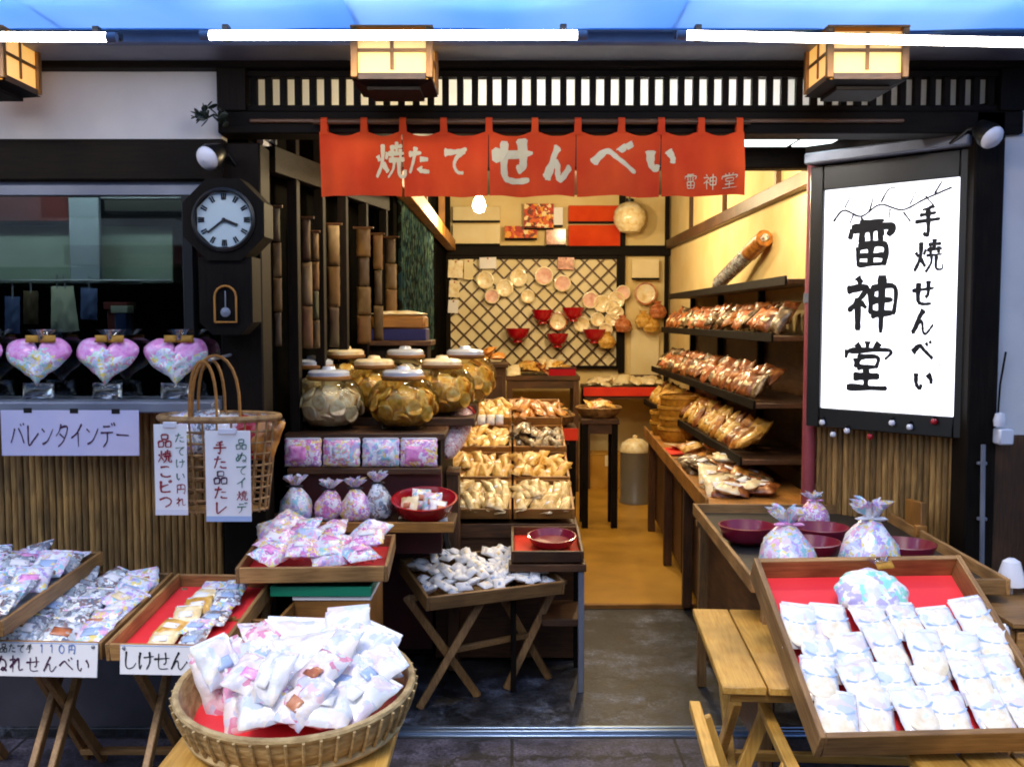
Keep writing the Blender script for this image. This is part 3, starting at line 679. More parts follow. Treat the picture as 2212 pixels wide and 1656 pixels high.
# ================================================================== INTERIOR: back wall
def pbox(u0, v0, u1, v1, Y, d, ch=.002):
    a, b_ = W(u0, v1, Y), W(u1, v0, Y); return B((a.x, Y, a.z), (b_.x, Y + d, b_.z), ch)
wl = thing('back_wall_frame', 'dark timber frame of posts and beams on the cream back wall', 'frame')
for q in ((965, 530, 1448, 552), ): obj('beam', pbox(*q, YB - .07, .068, .004), M_DARK[0], wl)
obj('post', pbox(1336, 410, 1352, 805, YB - .06, .055), M_DARK[2], wl)
obj('post', pbox(1434, 410, 1447, 860, YB - .05, .048), M_DARK[2], wl)
obj('post', pbox(958, 400, 972, 900, YB - .06, .055), M_DARK[2], wl)
# cream boards / red boards hung above the beam
def board(name, q, mat, label, group=None, d=.02):
    t = thing(name, label, 'board', group, TR((W((q[0] + q[2]) / 2, q[3], YB - .1)))); c = t.location
    a, b_ = W(q[0], q[3], YB - .1), W(q[2], q[1], YB - .1)
    obj('panel', B((a.x - c.x, 0, a.z - c.z), (b_.x - c.x, d, b_.z - c.z)), mat, t)
    obj('edge_strip', B((a.x - c.x, -.006, a.z - c.z - .02), (b_.x - c.x, d, a.z - c.z - .001)), M_DARK[0], t)
board('menu_board', (978, 485, 1080, 526), M_CREAMB, 'wide cream board standing on the back beam')
board('menu_board', (978, 446, 1080, 476), M_CREAMB, 'narrow cream board under the glowing bulb on the back wall')
board('red_board', (1228, 486, 1340, 531), M_NOREN, 'tall red board standing on the back beam')
board('red_board', (1228, 444, 1338, 478), M_NOREN, 'shallow red board above the tall red board')
board('festive_poster', (1132, 440, 1196, 492), M_POSTER, 'orange festive poster between cream and red boards')
board('festive_poster', (1090, 488, 1160, 514), M_POSTER, 'low orange festive poster beside the wide cream board')
board('price_card', (1196, 448, 1216, 486), M_PAPER, 'small white card beside the orange poster')
board('salmon_card', (1180, 494, 1222, 528), M_SALMON, 'salmon coloured card under the small white card')
t = thing('paper_lantern', 'round pale paper lantern ball hung beside the red boards', 'lantern', mtx=TR(W(1360, 470, 9.2)))
obj('ball', MB().lathe([(.001, -.15), (.09, -.13), (.14, -.06), (.15, 0), (.14, .06), (.09, .12), (.03, .145), (.001, .15)], 16), M_CREAMP, t)
obj('cap', MB().lathe([(.04, .14), (.04, .17), (.001, .17)], 10), M_BLACK, t)
obj('cord', MB().tube([(0, 0, .17), (0, 0, .62)], .006, 6), M_BLACK, t)
# diagonal lattice screen
la, lb = W(968, 793, YB - .05), W(1336, 556, YB - .05); lw, lh = lb.x - la.x, lb.z - la.z
lt = thing('lattice_screen', 'diagonal bamboo lattice screen on the back wall', 'lattice', mtx=TR((la.x, YB - .06, la.z)))
obj('backing', B((0, .035, 0), (lw, .045, lh)), M_CREAMB, lt)
pitch = .152
for sgn in (1, -1):
    k = -40
    while k < 40:
        # line z = sgn*(x) + c
        c = k * pitch; pts = []
        for x in (0, lw):
            z = sgn * x + c
            if 0 <= z <= lh: pts.append((x, z))
        for z in (0, lh):
            x = (z - c) / sgn
            if 0 < x < lw: pts.append((x, z))
        if len(pts) >= 2:
            p, q = pts[0], pts[-1]
            if abs(p[0] - q[0]) > .06:
                y = .012 if sgn > 0 else .026
                obj('lattice_bar', MB().bar((p[0], y, p[1]), (q[0], y, q[1]), .016, .010, (0, 1, 0), .002), M_BROWN[2], lt)
        k += 1
for p, q in (((0, 0), (lw, 0)), ((0, lh), (lw, lh)), ((0, 0), (0, lh)), ((lw, 0), (lw, lh))):
    obj('frame_bar', MB().bar((p[0], .015, p[1]), (q[0], .015, q[1]), .03, .04, (0, 1, 0)), M_DARK[2], lt)
YL = YB - .075
M_PINKF = noise_mat('pink_fan', '#d89a8a', '#eabfb0', 20, .6, .2, c3='#f2dcd0')
def wallround(name, u, v, rp, mat, rim, label, cat, group):
    r = rp * YL / 2150; t = thing(name, label, cat, group, TR(W(u, v, YL)))
    obj('dish', cm('round_dish%s%d' % (mat.name, rp), lambda: MB().lathe([(.001, -.01), (r * .6, -.014), (r * .85, -.02), (r * .86, 0), (.001, .0)], 18, (0, 0, 0), None, 'y'), mat), None, t)
    obj('rim', cm('round_rim%s%d' % (rim.name, rp), lambda: MB().lathe([(r * .84, -.0), (r * .86, -.032), (r, -.03), (r, 0)], 18, (0, 0, 0), None, 'y'), rim), None, t)
wallround('woven_plate', 1394, 634, 24, M_CREAMP, M_SALMON, 'round cream woven plate below the square card in the corner', 'plate', 'round plates on the back wall')
wallround('woven_plate', 1205, 694, 20, M_CREAMP, M_SALMON, 'round plate among red bowls on the lattice', 'plate', 'round plates on the back wall')
for u, v in ((1090, 622), (1063, 640), (1175, 596), (1330, 648), (1345, 632), (1256, 700), (1320, 690), (1308, 712), (1300, 656), (1322, 664), (1290, 690), (1332, 676), (1275, 648), (1120, 600), (1215, 612), (1048, 605), (1140, 640)):
    wallround('paper_fan', u, v, 15 + u % 6, (M_CREAMP, M_PINKF)[u % 2], M_CREAMP, 'pale round paper fan pinned to the diagonal lattice', 'fan', 'paper fans on the lattice')
for u, v, w_ in ((1118, 716, 27), (1204, 727, 24), (1284, 718, 25), (1172, 676, 24), (1238, 671, 24)):
    t = thing('red_bowl', 'red half round bowl hung on the diagonal lattice', 'bowl', 'red bowls on the lattice', TR(W(u, v, YL - .06)))
    r = w_ * YL / 2150
    obj('shell', cm('red_bowl%d' % w_, lambda: MB().lathe([(.001, -.085), (r * .45, -.08), (r * .8, -.045), (r, .03), (r * .95, .03), (r * .75, -.035), (.001, -.07)], 18, (0, 0, 0)), M_REDBOWL), None, t)
    obj('foot', cm('red_foot%d' % w_, lambda: MB().lathe([(r * .4, -.1), (r * .38, -.078)], 12), M_REDBOWL), None, t)
board('square_card', (1365, 560, 1424, 600), M_CREAMB, 'square cream card beside the lattice in the corner')
t = thing('hanging_scroll', 'tall plain cream paper scroll hanging in the back corner', 'scroll', mtx=TR(W(1392, 812, YB - .03)))
a, b_ = W(1362, 812, YB - .03), W(1424, 712, YB - .03)
obj('paper', B((a.x - t.location.x, 0, 0), (b_.x - t.location.x, .006, b_.z - a.z)), M_CREAMB, t)
obj('roller', MB().tube([(a.x - t.location.x - .02, 0, 0), (b_.x - t.location.x + .02, 0, 0)], .014, 8), M_BROWN[0], t)
for k, (u, v, mt) in enumerate(((1390, 690, M_SENB2), (1420, 670, M_SALMON), (1405, 700, M_SENB2), (1345, 700, M_SALMON), (1310, 735, M_SALMON))):
    t = thing('hanging_pouch', 'small bulging gold or salmon pouch hung in the back corner', 'pouch', 'pouches in the back corner', TR(W(u, v, YL - .05)))
    obj('pouch', cm('hpouch%d' % (k % 2), lambda: MB().lathe([(.001, -.08), (.06, -.07), (.085, -.02), (.07, .03), (.025, .06), (.04, .085), (.001, .08)], 12, (0, 0, 0), lambda a, j: .08 * math.sin(5 * a + j)), mt), None, t)
# cards pinned at left of lattice
for (u0, v0, u1, v1, mt, lab) in ((968, 562, 1000, 600, M_CREAMP, 'cream printed card pinned at the lattice edge'), (1002, 560, 1022, 604, M_CREAMB, 'narrow yellow card pinned beside the cream printed card'),
                                 (970, 606, 992, 642, M_CREAMP, 'pale card pinned below the cream printed card'), (968, 648, 990, 676, M_PAPER, 'greyish white card pinned low at the lattice edge'), (1036, 556, 1072, 580, M_PAPER, 'white folded paper tucked behind the back beam'), (1205, 556, 1240, 582, M_SALMON, 'salmon card pinned at the top of the lattice')):
    p = W((u0 + u1) / 2, (v0 + v1) / 2, YL - .02); h = 9.4 / 2150 / 2
    t = thing('pinned_card', lab, 'card', None, TR(p, 0, R(random.Random(u0).uniform(-5, 5)), 0))
    obj('card', B((-(u1 - u0) * h, 0, -(v1 - v0) * h), ((u1 - u0) * h, .005, (v1 - v0) * h)), mt, t)
    obj('pin', MB().lathe([(.001, -.012), (.008, -.008), (.008, 0)], 8, (0, 0, (v1 - v0) * h * .8), None, 'y'), M_REDBOWL, t)

# ---- tables and goods at the back
def table(name, x0, x1, y0, y1, z, label, mat=M_BROWN, leg=.05, cloth=None, lm=None):
    cx, cy = (x0 + x1) / 2, (y0 + y1) / 2; t = thing(name, label, 'table', None, TR((cx, cy, .02)))
    obj('table_top', B((x0 - cx, y0 - cy, z - .06), (x1 - cx, y1 - cy, z - .02), .005), mat[0], t)
    for sx in (x0 - cx + leg / 2 + .01, x1 - cx - leg / 2 - .01):
        for sy in (y0 - cy + leg / 2 + .01, y1 - cy - leg / 2 - .01):
            obj('leg', B((sx - leg / 2, sy - leg / 2, 0), (sx + leg / 2, sy + leg / 2, z - .06)), (lm or mat)[2], t)
    obj('apron', B((x0 - cx + .03, y0 - cy + .012, z - .13), (x1 - cx - .03, y0 - cy + .03, z - .06)), mat[0], t)
    if cloth: obj('cloth', B((x0 - cx - .004, y0 - cy - .006, z - .1), (x1 - cx + .004, y0 - cy - .002, z - .02)), cloth, t)
    return t
zt1 = zv(812, 8.75)
table('back_table', xu(1092, 8.75), xu(1254, 8.75), 8.75, 9.3, zt1, 'brown table piled with crackers in front of the lattice')
zt2 = zv(836, 8.9)
table('back_table', xu(1262, 8.9), xu(1440, 8.9), 8.9, 9.4, zt2, 'table with red front cloth beside the brown back table', M_BROWN, .05, M_REDCLOTH)
cb = thing('cabinet', 'dark brown cabinet left of the brown back table', 'cabinet', mtx=TR((xu(1055, 7.6), 7.6, .02)))
obj('body', B((-.13, 0, 0), (.13, .35, 1.16)), M_BROWN[2], cb); obj('top', B((-.15, -.02, 1.16), (.15, .37, 1.19)), M_BROWN[0], cb); obj('door', B((-.11, -.012, .1), (.11, -.001, 1.1)), M_BROWN[2], cb); obj('knob', MB().lathe([(.001, -.035), (.012, -.03), (.008, -.012)], 8, (.08, 0, .65), None, 'y'), M_BLACK, cb)
def heap(cx, cy, z, w, d, n, h, mats, label, group, size=.1, seed=0, name='cracker_pack', parts=True, tl=.6):
    """n small pillow packs heaped on a surface"""
    rd = random.Random(seed); cols = max(1, int(w / (size * .85)))
    for k in range(n):
        mt = mats[k % len(mats)]; f = k / max(1, n - 1)
        x = cx + rd.uniform(-.5, .5) * (w - size); y = cy + rd.uniform(-.5, .5) * (d - size)
        q = 1 - max(abs(x - cx) / (w / 2 + .001), abs(y - cy) / (d / 2 + .001)) ; zz = z + h * max(0, q) * rd.uniform(.35, 1)
        t = thing('cracker_bag', label, 'cracker bag', group, TR((x, y, zz), rd.uniform(-tl, tl) * .6 + .25, rd.uniform(-tl, tl) * .6, rd.uniform(-.7, .7)))
        obj('wrapper', cm('pk%s%.3f%d' % (mt.name, size, k % 3), lambda: MB().pillow(size, size * 1.25, size * .4, 6, 6, k % 3, .16), mt), None, t)
        if parts: obj('label_patch', cm('pkl%.3f' % size, lambda: MB().pillow(size * .45, size * .3, size * .04, 3, 3, 1, .0, c=(0, -size * .1, size * .39)), M_PAPER), None, t)
heap((xu(1092, 8.9) + xu(1250, 8.9)) / 2, 8.98, zt1, .66, .4, 26, .12, [M_SENB2, M_CREAMP, M_SENB2, M_SALMON], 'golden cracker bag heaped on the brown back table', 'bags on the brown back table', .13, 3, parts=False)
heap(xu(1055, 7.8), 7.78, 1.215, .26, .28, 6, .08, [M_SENB2, M_SENB], 'golden cracker bag on the dark cabinet', 'bags on the dark cabinet', .11, 8, parts=False)
heap((xu(1262, 9) + xu(1440, 9)) / 2, 9.1, zt2, .72, .32, 22, .1, [M_CREAMP, M_CREAMB], 'pale cream pack lined up on the red clothed table', 'packs on the red clothed table', .12, 4, parts=False)
t = thing('red_box', 'dark red box between the back table piles', 'box', mtx=TR((xu(1215, 8.8), 8.78, zt1)))
obj('body', B((-.12, 0, 0), (.12, .1, .06)), M_REDBOWL, t); obj('lid', B((-.125, -.004, .06), (.125, .104, .075)), M_MAROON, t)
# baskets of crackers on stands in the middle
def stand_basket(u, v, Y, w, d, label, lab2, grp, mats, red=True):
    z = zv(v, Y); x = xu(u, Y)
    t = table('display_stool', x - w / 2, x + w / 2, Y, Y + d, z, label, M_BROWN, .045, M_REDCLOTH if red else None, M_DARK)
    k = thing('shallow_basket', 'shallow wicker basket on ' + lab2, 'basket', None, TR((x, Y + d / 2, z)))
    obj('bowl', MB().lathe([(.001, .004), (.12, .004), (.15, .03), (.17, .07), (.16, .072), (.14, .035), (.001, .014)], 16, (0, 0, 0), lambda a, j: .02 * math.sin(16 * a)), M_WICKER, k); obj('rim', MB().lathe([(.163, .068), (.176, .072), (.17, .082), (.158, .076)], 16), M_WICKER, k)
    heap(x, Y + d / 2, z + .05, w * .85, d * .8, 9, .05, mats, 'brown cracker bag in the basket on ' + lab2, grp, .1, int(u), parts=False)
stand_basket(1190, 925, 6.6, .36, .34, 'dark stool with red cloth holding a cracker basket', 'the red clothed dark stool', 'bags in the basket on the dark stool', [M_SENB, M_SENB2, M_SENB4])
stand_basket(1298, 905, 7.2, .28, .3, 'narrow dark stool before the yellow box', 'the narrow dark stool', 'bags in the basket on the narrow stool', [M_SENB2, M_SALMON, M_CREAMP], False)
stand_basket(1120, 905, 6.4, .2, .25, 'small brown stool beside the dark cabinet', 'the small brown stool', 'bags in the basket on the small brown stool', [M_SENB, M_SALMON], False)
p = G(1310, 1050, .02)
t = thing('cardboard_box', 'plain yellow cardboard box on the ochre floor behind the metal can', 'box', mtx=TR((p.x, p.y - .1, .02)))
obj('body', B((-.16, 0, 0), (.16, .3, .3)), M_CARD, t); obj('flap', B((-.16, -.002, .301), (-.002, .3, .306)), M_CARD, t); obj('flap', B((.002, -.002, .301), (.16, .3, .306)), M_CARD, t); obj('tape', B((-.025, -.004, .2), (.025, -.0005, .3)), M_CREAMB, t)
p = G(1371, 1085, .02)
t = thing('metal_can', 'ribbed grey metal can with woven pale lid beside the aisle counter', 'can', mtx=TR((p.x, p.y, .02)))
obj('body', MB().lathe([(.001, 0), (.125, 0), (.125, .03), (.118, .04), (.122, .42), (.128, .44), (.001, .44)], 24, (0, 0, 0), lambda a, j: .02 * math.cos(24 * a / 2)), plain('can_metal', '#8f8c86', .4, metal=.5), t)
obj('lid', MB().lathe([(.13, .43), (.132, .45), (.11, .5), (.06, .535), (.001, .545)], 20), M_CREAMP, t)
obj('lid_knob', MB().lathe([(.02, .54), (.022, .56), (.001, .57)], 8), M_CREAMP, t)

# ---- right wall beam, rack shelves, aisle counter
t = thing('wall_beam', 'long dark timber beam along the cream right wall', 'beam')
obj('beam', B((XW - .05, 4.5, 2.21), (XW - .001, YB - .06, 2.29), .004), M_BROWN[1], t)
for y in (5.6, 7.0, 8.3): obj('strut', B((XW - .03, y, 2.29), (XW - .002, y + .04, ZC - .003)), M_BROWN[2], t)
rk = thing('wall_rack', 'four tier dark wooden rack along the right wall', 'rack')
tiers = [(1.74, 1.30), (1.47, 1.24), (1.15, 1.16), (.88, 1.10)]
for z, xf in tiers:
    obj('shelf', B((xf, 4.72, z - .025), (XW - .004, 8.2, z), .003), M_BROWN[1], rk)
    obj('lip', B((xf - .012, 4.72, z - .03), (xf - .001, 8.2, z + .015), .003), M_DARK[1], rk)
for y in (4.74, 5.9, 7.05, 8.15): obj('upright', B((XW - .04, y, .76), (XW - .005, y + .04, 1.738)), M_DARK[2], rk)
obj('backing', B((XW - .0035, 4.72, .76), (XW - .001, 8.2, 1.45)), M_BROWN[1], rk)
def lean_pack(mt, key, w, h, tk): return cm('lean' + key, lambda: MB().pillow(w, h, tk, 6, 7, sum(map(ord, key)) % 5, .14), mt)
rd = random.Random(11)
tl_names = ['top', 'second', 'third', 'lowest']
tier_m = [None, [M_SALMON, M_SENB3, M_SENB3, M_SENB4], [M_SENB3, M_SALMON, M_SENB4, M_SENB3], [M_SENB2, M_SENB2, M_SENB, M_SENB3]]
nmt = {M_SALMON: 'salmon brown', M_SENB3: 'dark brown', M_CREAMP: 'cream', M_SENB4: 'black and brown', M_SENB2: 'golden', M_SENB: 'soy brown'}
for ti in (1, 2, 3):
    z, xf = tiers[ti]; y = 4.82; k = 0
    while y < 8.0:
        mt = rd.choice(tier_m[ti]); w = .10; h = .14
        t = thing('cracker_pack', '%s cracker pack leaning on the %s shelf of the wall rack' % (nmt[mt], tl_names[ti]), 'cracker pack', '%s packs on the %s rack shelf' % (nmt[mt], tl_names[ti]),
                  TR((xf + (.06, .13)[k % 2] + rd.uniform(-.02, .02), y, z + .022 + h * .30 + (0, .035)[k % 2]), R(50) + rd.uniform(-.3, .3), rd.uniform(-.4, .4), R(-90) + rd.uniform(-.1, .8)))
        obj('wrapper', lean_pack(mt, mt.name + str(k % 3), w, h, .045), None, t)
        obj('label_patch', cm('leanlab%d' % (k % 2), lambda: MB().pillow(.045, .03, .004, 3, 3, 1, 0, c=(0, -.015, .043)), (M_CREAMP, M_SENB2)[k % 2]), None, t)
        y += .064 + rd.uniform(-.02, .02); k += 1
# the long roll leaning on the top shelf
a, b_ = Vector((1.36, 6.7, 1.765)), Vector((1.455, 5.75, 2.02))
t = thing('wrapped_roll', 'long patterned wrapped roll leaning on the wall above the rack', 'roll')
obj('roll', MB().tube([a.lerp(b_, f) for f in (0, .1, .5, .9, 1)], [.02, .045, .05, .045, .02], 12), M_GREYP, t)
obj('wrap_end', MB().tube([a.lerp(b_, f) for f in (.72, .98)], [.053, .05], 12), M_SENB, t)
# aisle counter
ct = thing('aisle_counter', 'long honey coloured wooden counter along the right side of the aisle', 'counter', mtx=TR((.86, 4.3, 0), 0, 0, R(-2.3)) @ TR((-.86, -4.3, 0)))
obj('counter_top', B((.86, 4.30, .70), (1.37, 7.25, .735), .004), M_OCHREW[1], ct)
obj('front_edge', B((.845, 4.30, .69), (.859, 7.25, .77), .004), M_OCHREW[1], ct)
for y in (4.36, 5.2, 6.1, 7.1): obj('leg', B((.87, y, .022), (.92, y + .05, .70)), M_BROWN[2], ct)
obj('side_panel', B((.925, 4.4, .1), (.945, 7.2, .699)), M_BROWN[1], ct)
for y in (4.9, 5.6, 6.5): obj('panel_batten', B((.915, y, .1), (.9245, y + .04, .699)), M_DARK[2], ct)
heap(1.08, 5.0, .735, .38, 1.1, 34, .09, [M_SENB4, M_SENB3, M_CREAMP, M_SENB], 'brown and black cracker bag heaped on the near end of the aisle counter', 'bags on the near end of the aisle counter', .12, 21)
heap(1.13, 5.75, .74, .3, .35, 8, .08, [M_SENB2, M_SENB], 'golden cracker bag beside the scarlet cloth on the aisle counter', 'bags beside the scarlet cloth', .12, 22)
t = thing('scarlet_cloth', 'scarlet cloth spread over the edge of the aisle counter', 'cloth', mtx=TR((1.09, 6.05, .737)))
obj('cloth', MB().pillow(.32, .32, .016, 8, 8, 3, .2), M_REDCLOTH, t); obj('fold', MB().pillow(.2, .06, .02, 5, 4, 2, .2, c=(-.0, .08, .014)), M_REDCLOTH, t)
t = thing('open_book', 'open pale booklet on the scarlet cloth', 'booklet', mtx=TR((1.07, 6.1, .77), 0, 0, .4))
obj('page', MB().box((-.055, 0, .006), (.11, .15, .006), Euler((0, .1, 0)).to_matrix()), M_CREAMP, t); obj('page', MB().box((.055, 0, .006), (.11, .15, .006), Euler((0, -.1, 0)).to_matrix()), M_CREAMP, t)
def wbasket(x, y, z, r, h, label, group):
    t = thing('woven_basket', label, 'basket', group, TR((x, y, z)))
    obj('weave', MB().lathe([(.001, 0), (r * .8, 0), (r * .95, h * .4), (r, h), (r * .93, h), (r * .88, h * .4), (.001, .012)], 20, (0, 0, 0), lambda a, j: .018 * math.sin(20 * a + (j % 2) * 3.14)), M_GOLDBASK, t)
    obj('rim', MB().lathe([(r * .93, h - .01), (r * 1.04, h - .008), (r * 1.03, h + .012), (r * .94, h + .012)], 20), M_GOLDBASK, t)
for k in range(4): wbasket(1.13 + .012 * (k % 2), 6.65, .737 + k * .07, .15, .085, 'golden woven basket in the taller stack on the aisle counter', 'stacked baskets on the aisle counter')
for k in range(2): wbasket(1.12, 7.02, .737 + k * .07, .14, .085, 'golden woven basket in the low stack behind the taller stack', 'low basket stack on the aisle counter')

# ---- pendants
def pendant(x, y, z, power, label, r=.035):
    t = thing('pendant_lamp', label, 'lamp', 'bare bulb pendants', TR((x, y, z)))
    obj('bulb', MB().lathe([(.001, -r * 1.2), (r * .7, -r), (r, -.2 * r), (r * .8, .6 * r), (r * .4, 1.3 * r), (.001, 1.4 * r)], 14), M_BULB, t)
    obj('socket', MB().lathe([(r * .5, 1.2 * r), (r * .5, 2.4 * r), (.001, 2.5 * r)], 10), M_BLACK, t)
    obj('cord', MB().tube([(0, 0, 2.4 * r), (0, 0, (2.46 if y < 4.36 else ZC) - z)], .004, 6), M_BLACK, t)
    ld = bpy.data.lights.new('bulb_light', 'POINT'); ld.energy = power; ld.color = (1, .77, .44); ld.shadow_soft_size = .05
    lo = bpy.data.objects.new('bulb_light', ld); COL.objects.link(lo); lo.parent = t; lo.location = (0, 0, -r * 2.2)
PW = .85
p = W(1035, 442, 7.4); pendant(p.x, p.y, p.z, 26 * PW, 'glowing bare bulb pendant in front of the cream boards', .05)
pendant(1.16, 5.0, 2.4, 24 * PW, 'bare bulb pendant near the wall rack behind the header')
pendant(.1, 5.5, 2.45, 26 * PW, 'bare bulb pendant above the stepped cracker trays')  # added bulb, out of view, to light the inside of the shop
pendant(-.40, 4.22, 2.27, 12 * PW, 'bare bulb pendant above the glass jars behind the noren')  # added bulb to brighten the jars, hidden by the noren
pendant(.75, 6.9, 2.46, 30 * PW, 'bare bulb pendant over the aisle behind the noren')  # added unseen bulb for warm light along the aisle
pendant(.55, 7.7, 2.56, 26 * PW, 'bare bulb pendant before the back wall boards')  # added bulb kept behind the noren, lights the back wall

# ================================================================== LEFT OF THE ENTRANCE
# hanging strips of goods between the partition posts
for k, (u, v0, v1, Y, w_) in enumerate(((578, 470, 748, 3.86, .034), (601, 446, 748, 3.93, .036), (664, 470, 752, 4.2, .05), (684, 500, 752, 4.24, .03), (722, 484, 750, 4.48, .06), (787, 492, 742, 4.82, .07), (818, 505, 735, 5.0, .05), (846, 512, 735, 5.14, .06))):
    p, q = W(u, v1, Y), W(u, v0, Y); h = q.z - p.z
    t = thing('hanging_strip', 'narrow tan patterned strip, %s from the clock, hanging along the dark partition posts' % ('first', 'second', 'third', 'fourth', 'fifth', 'sixth', 'seventh', 'eighth')[k], 'hanging strip', 'strips along the side partition', TR(p))
    obj('rod', MB().tube([(-w_ * .7, 0, h), (w_ * .7, 0, h)], .006, 6), M_BROWN[0], t)
    n = 3 + k % 2
    for j in range(n):
        z0, z1 = h * j / n, h * (j + 1) / n - .004
        sgm = MB().pillow(w_ * (.95 - .2 * ((j + k) % 3 == 1)), z1 - z0, .016, 4, 10, j + k, .25); sgm.v = [(q[0], q[2] - .008, q[1] + (z0 + z1) / 2) for q in sgm.v]; obj('segment', sgm, M_SCROLL[(j + k) % 3], t)
t = thing('dark_goods_board', 'dark board of small goods on the left inner wall', 'board', mtx=TR((-.615, 6.0, 1.2)))
obj('board', B((0, -.6, .12), (.02, 1.6, 1.02)), M_DKPRINT, t)
obj('top_rail', B((0, -.6, 1.02), (.03, 1.6, 1.06)), M_DARK[1], t)
t = thing('inner_beam', 'brown beam running to the back along the left inner wall', 'beam')
obj('beam', B((-.61, 4.5, 2.19), (-.53, YB - .08, 2.29), .004), M_OCHREW[1], t)
for y in (6.5, 8.2): obj('strut', B((-.6, y, 2.29), (-.55, y + .05, ZC - .003)), M_OCHREW[2], t)

# ---- cabinet with jars
cab = thing('jar_stand', 'dark maroon stepped cabinet carrying the glass jars', 'cabinet')
obj('body', B((-.90, 4.03, .60), (-.29, 4.86, 1.06)), M_DARK[2], cab)
obj('lower_body', B((-.90, 4.47, .02), (-.36, 4.86, .599)), M_DARK[2], cab)
obj('lower_panel', B((-.90, 4.45, .05), (-.36, 4.469, .599)), M_MAROON, cab)
obj('top_board', B((-.92, 4.0, 1.06), (-.27, 4.88, 1.09), .004), M_BROWN[0], cab)
obj('step_board', B((-.90, 3.95, .93), (-.285, 4.029, .955), .003), M_BROWN[0], cab)
obj('front_panel', B((-.90, 3.99, .60), (-.285, 4.028, .93)), M_MAROON, cab)
obj('low_shelf', B((-.98, 3.74, .745), (-.22, 3.985, .77), .004), M_BROWN[0], cab)
obj('shelf_edge', B((-.98, 3.728, .742), (-.22, 3.739, .782), .003), M_OCHREW[0], cab)
obj('leg', B((-.97, 3.75, .02), (-.93, 3.79, .744)), M_DARK[2], cab)
for x in (-.6, -.26): obj('shelf_bracket', MB().bar((x, 4.03, .62), (x, 3.80, .742), .02, .02, (1, 0, 0)), M_DARK[2], cab)
def jar_parts(t, fill, lidm, r=.15, h=.215):
    obj('glass', cm('jar_glass', lambda: MB().lathe([(.001, .0), (r * .55, .0), (r * .6, .012), (r * .85, .05), (r, .11), (r * .94, .16), (r * .72, .2), (r * .55, .21), (r * .55, .235)], 24), M_GLASS), None, t)
    obj('lid', cm('jar_lid' + lidm.name, lambda: MB().lathe([(r * .58, .222), (r * .58, .238), (r * .5, .247), (r * .2, .25), (r * .16, .262), (.001, .265)], 24), lidm), None, t)
    obj('collar', cm('jar_collar', lambda: MB().lathe([(r * .57, .205), (r * .62, .212), (r * .62, .222), (r * .57, .224)], 24), M_OCHREW[0]), None, t)
    obj('foot', cm('jar_foot', lambda: MB().lathe([(r * .62, -.0), (r * .64, .006), (r * .6, .014)], 20), M_GLASS), None, t)
    obj('cracker_heap', cm('jar_heap' + fill.name, lambda: MB().lathe([(.001, .016), (r * .5, .018), (r * .76, .05), (r * .86, .10), (r * .74, .145), (r * .4, .165), (.001, .17)], 22, (0, 0, 0), lambda a, j: .06 * math.sin(5 * a + j * 2.1) + .04 * math.sin(9 * a - j)), fill), None, t)
    rd = random.Random(5)
    for k in range(24):
        a = k * 2.4; ph = lerp(-.75, .95, k / 24); rr = r * .84 * math.cos(ph); z = .1 + .075 * math.sin(ph)
        obj('cracker', cm('jar_cracker%s%d' % (fill.name, k % 2), lambda: MB().disc(.036, .012, 12, (0, 0, 0), .05, k), fill), None, t, TR((rr * math.cos(a), rr * math.sin(a), z), rd.uniform(-.3, .3), R(90) - ph + rd.uniform(-.4, .4), a))
M_LIDB = plain('pale_blue_lid', '#ccd4e2', .25, metal=.2, coat=.5)
M_JARA = noise_mat('pale_jar_crackers', '#d2a870', '#ecd2a2', 34, .45, .5, c3='#f6ead0'); M_JARB = noise_mat('golden_jar_crackers', '#c88618', '#f0b03a', 34, .4, .5, c3='#fadc8c')
for (x, y, z, f, lm, lab) in ((-.765, 4.15, 0, M_JARA, M_LIDB, 'round glass jar of pale crackers nearest the dark posts'), (-.455, 4.16, 0, M_JARB, M_LIDB, 'round glass jar of golden crackers beside the pale cracker jar'),
                          (-.61, 4.40, .035, M_JARB, M_CREAMP, 'round glass jar with cream lid in the middle of the raised row'), (-.31, 4.41, .035, M_JARB, M_CREAMP, 'round glass jar of golden crackers beside the pink checked bag'), (-.88, 4.40, .035, M_JARA, M_LIDB, 'raised round glass jar of pale crackers against the dark posts'),
                          (-.50, 4.66, .07, M_JARA, M_LIDB, 'rear round glass jar below the navy striped box'), (-.78, 4.66, .07, M_JARB, M_CREAMP, 'rear round glass jar of golden crackers against the dark posts'), (-.22, 4.67, .07, M_JARB, M_LIDB, 'rear round glass jar of golden crackers at the aisle end')):
    t = thing('glass_jar', lab, 'jar', 'glass cracker jars on the cabinet', TR((x, y, 1.091 + z))); jar_parts(t, f, lm)
for y, z, in ((4.27, .035), (4.53, .07)): obj('jar_step', B((-.95, y, 1.0905), (-.16, y + .26, 1.0905 + z), .003), M_BROWN[0], cab)
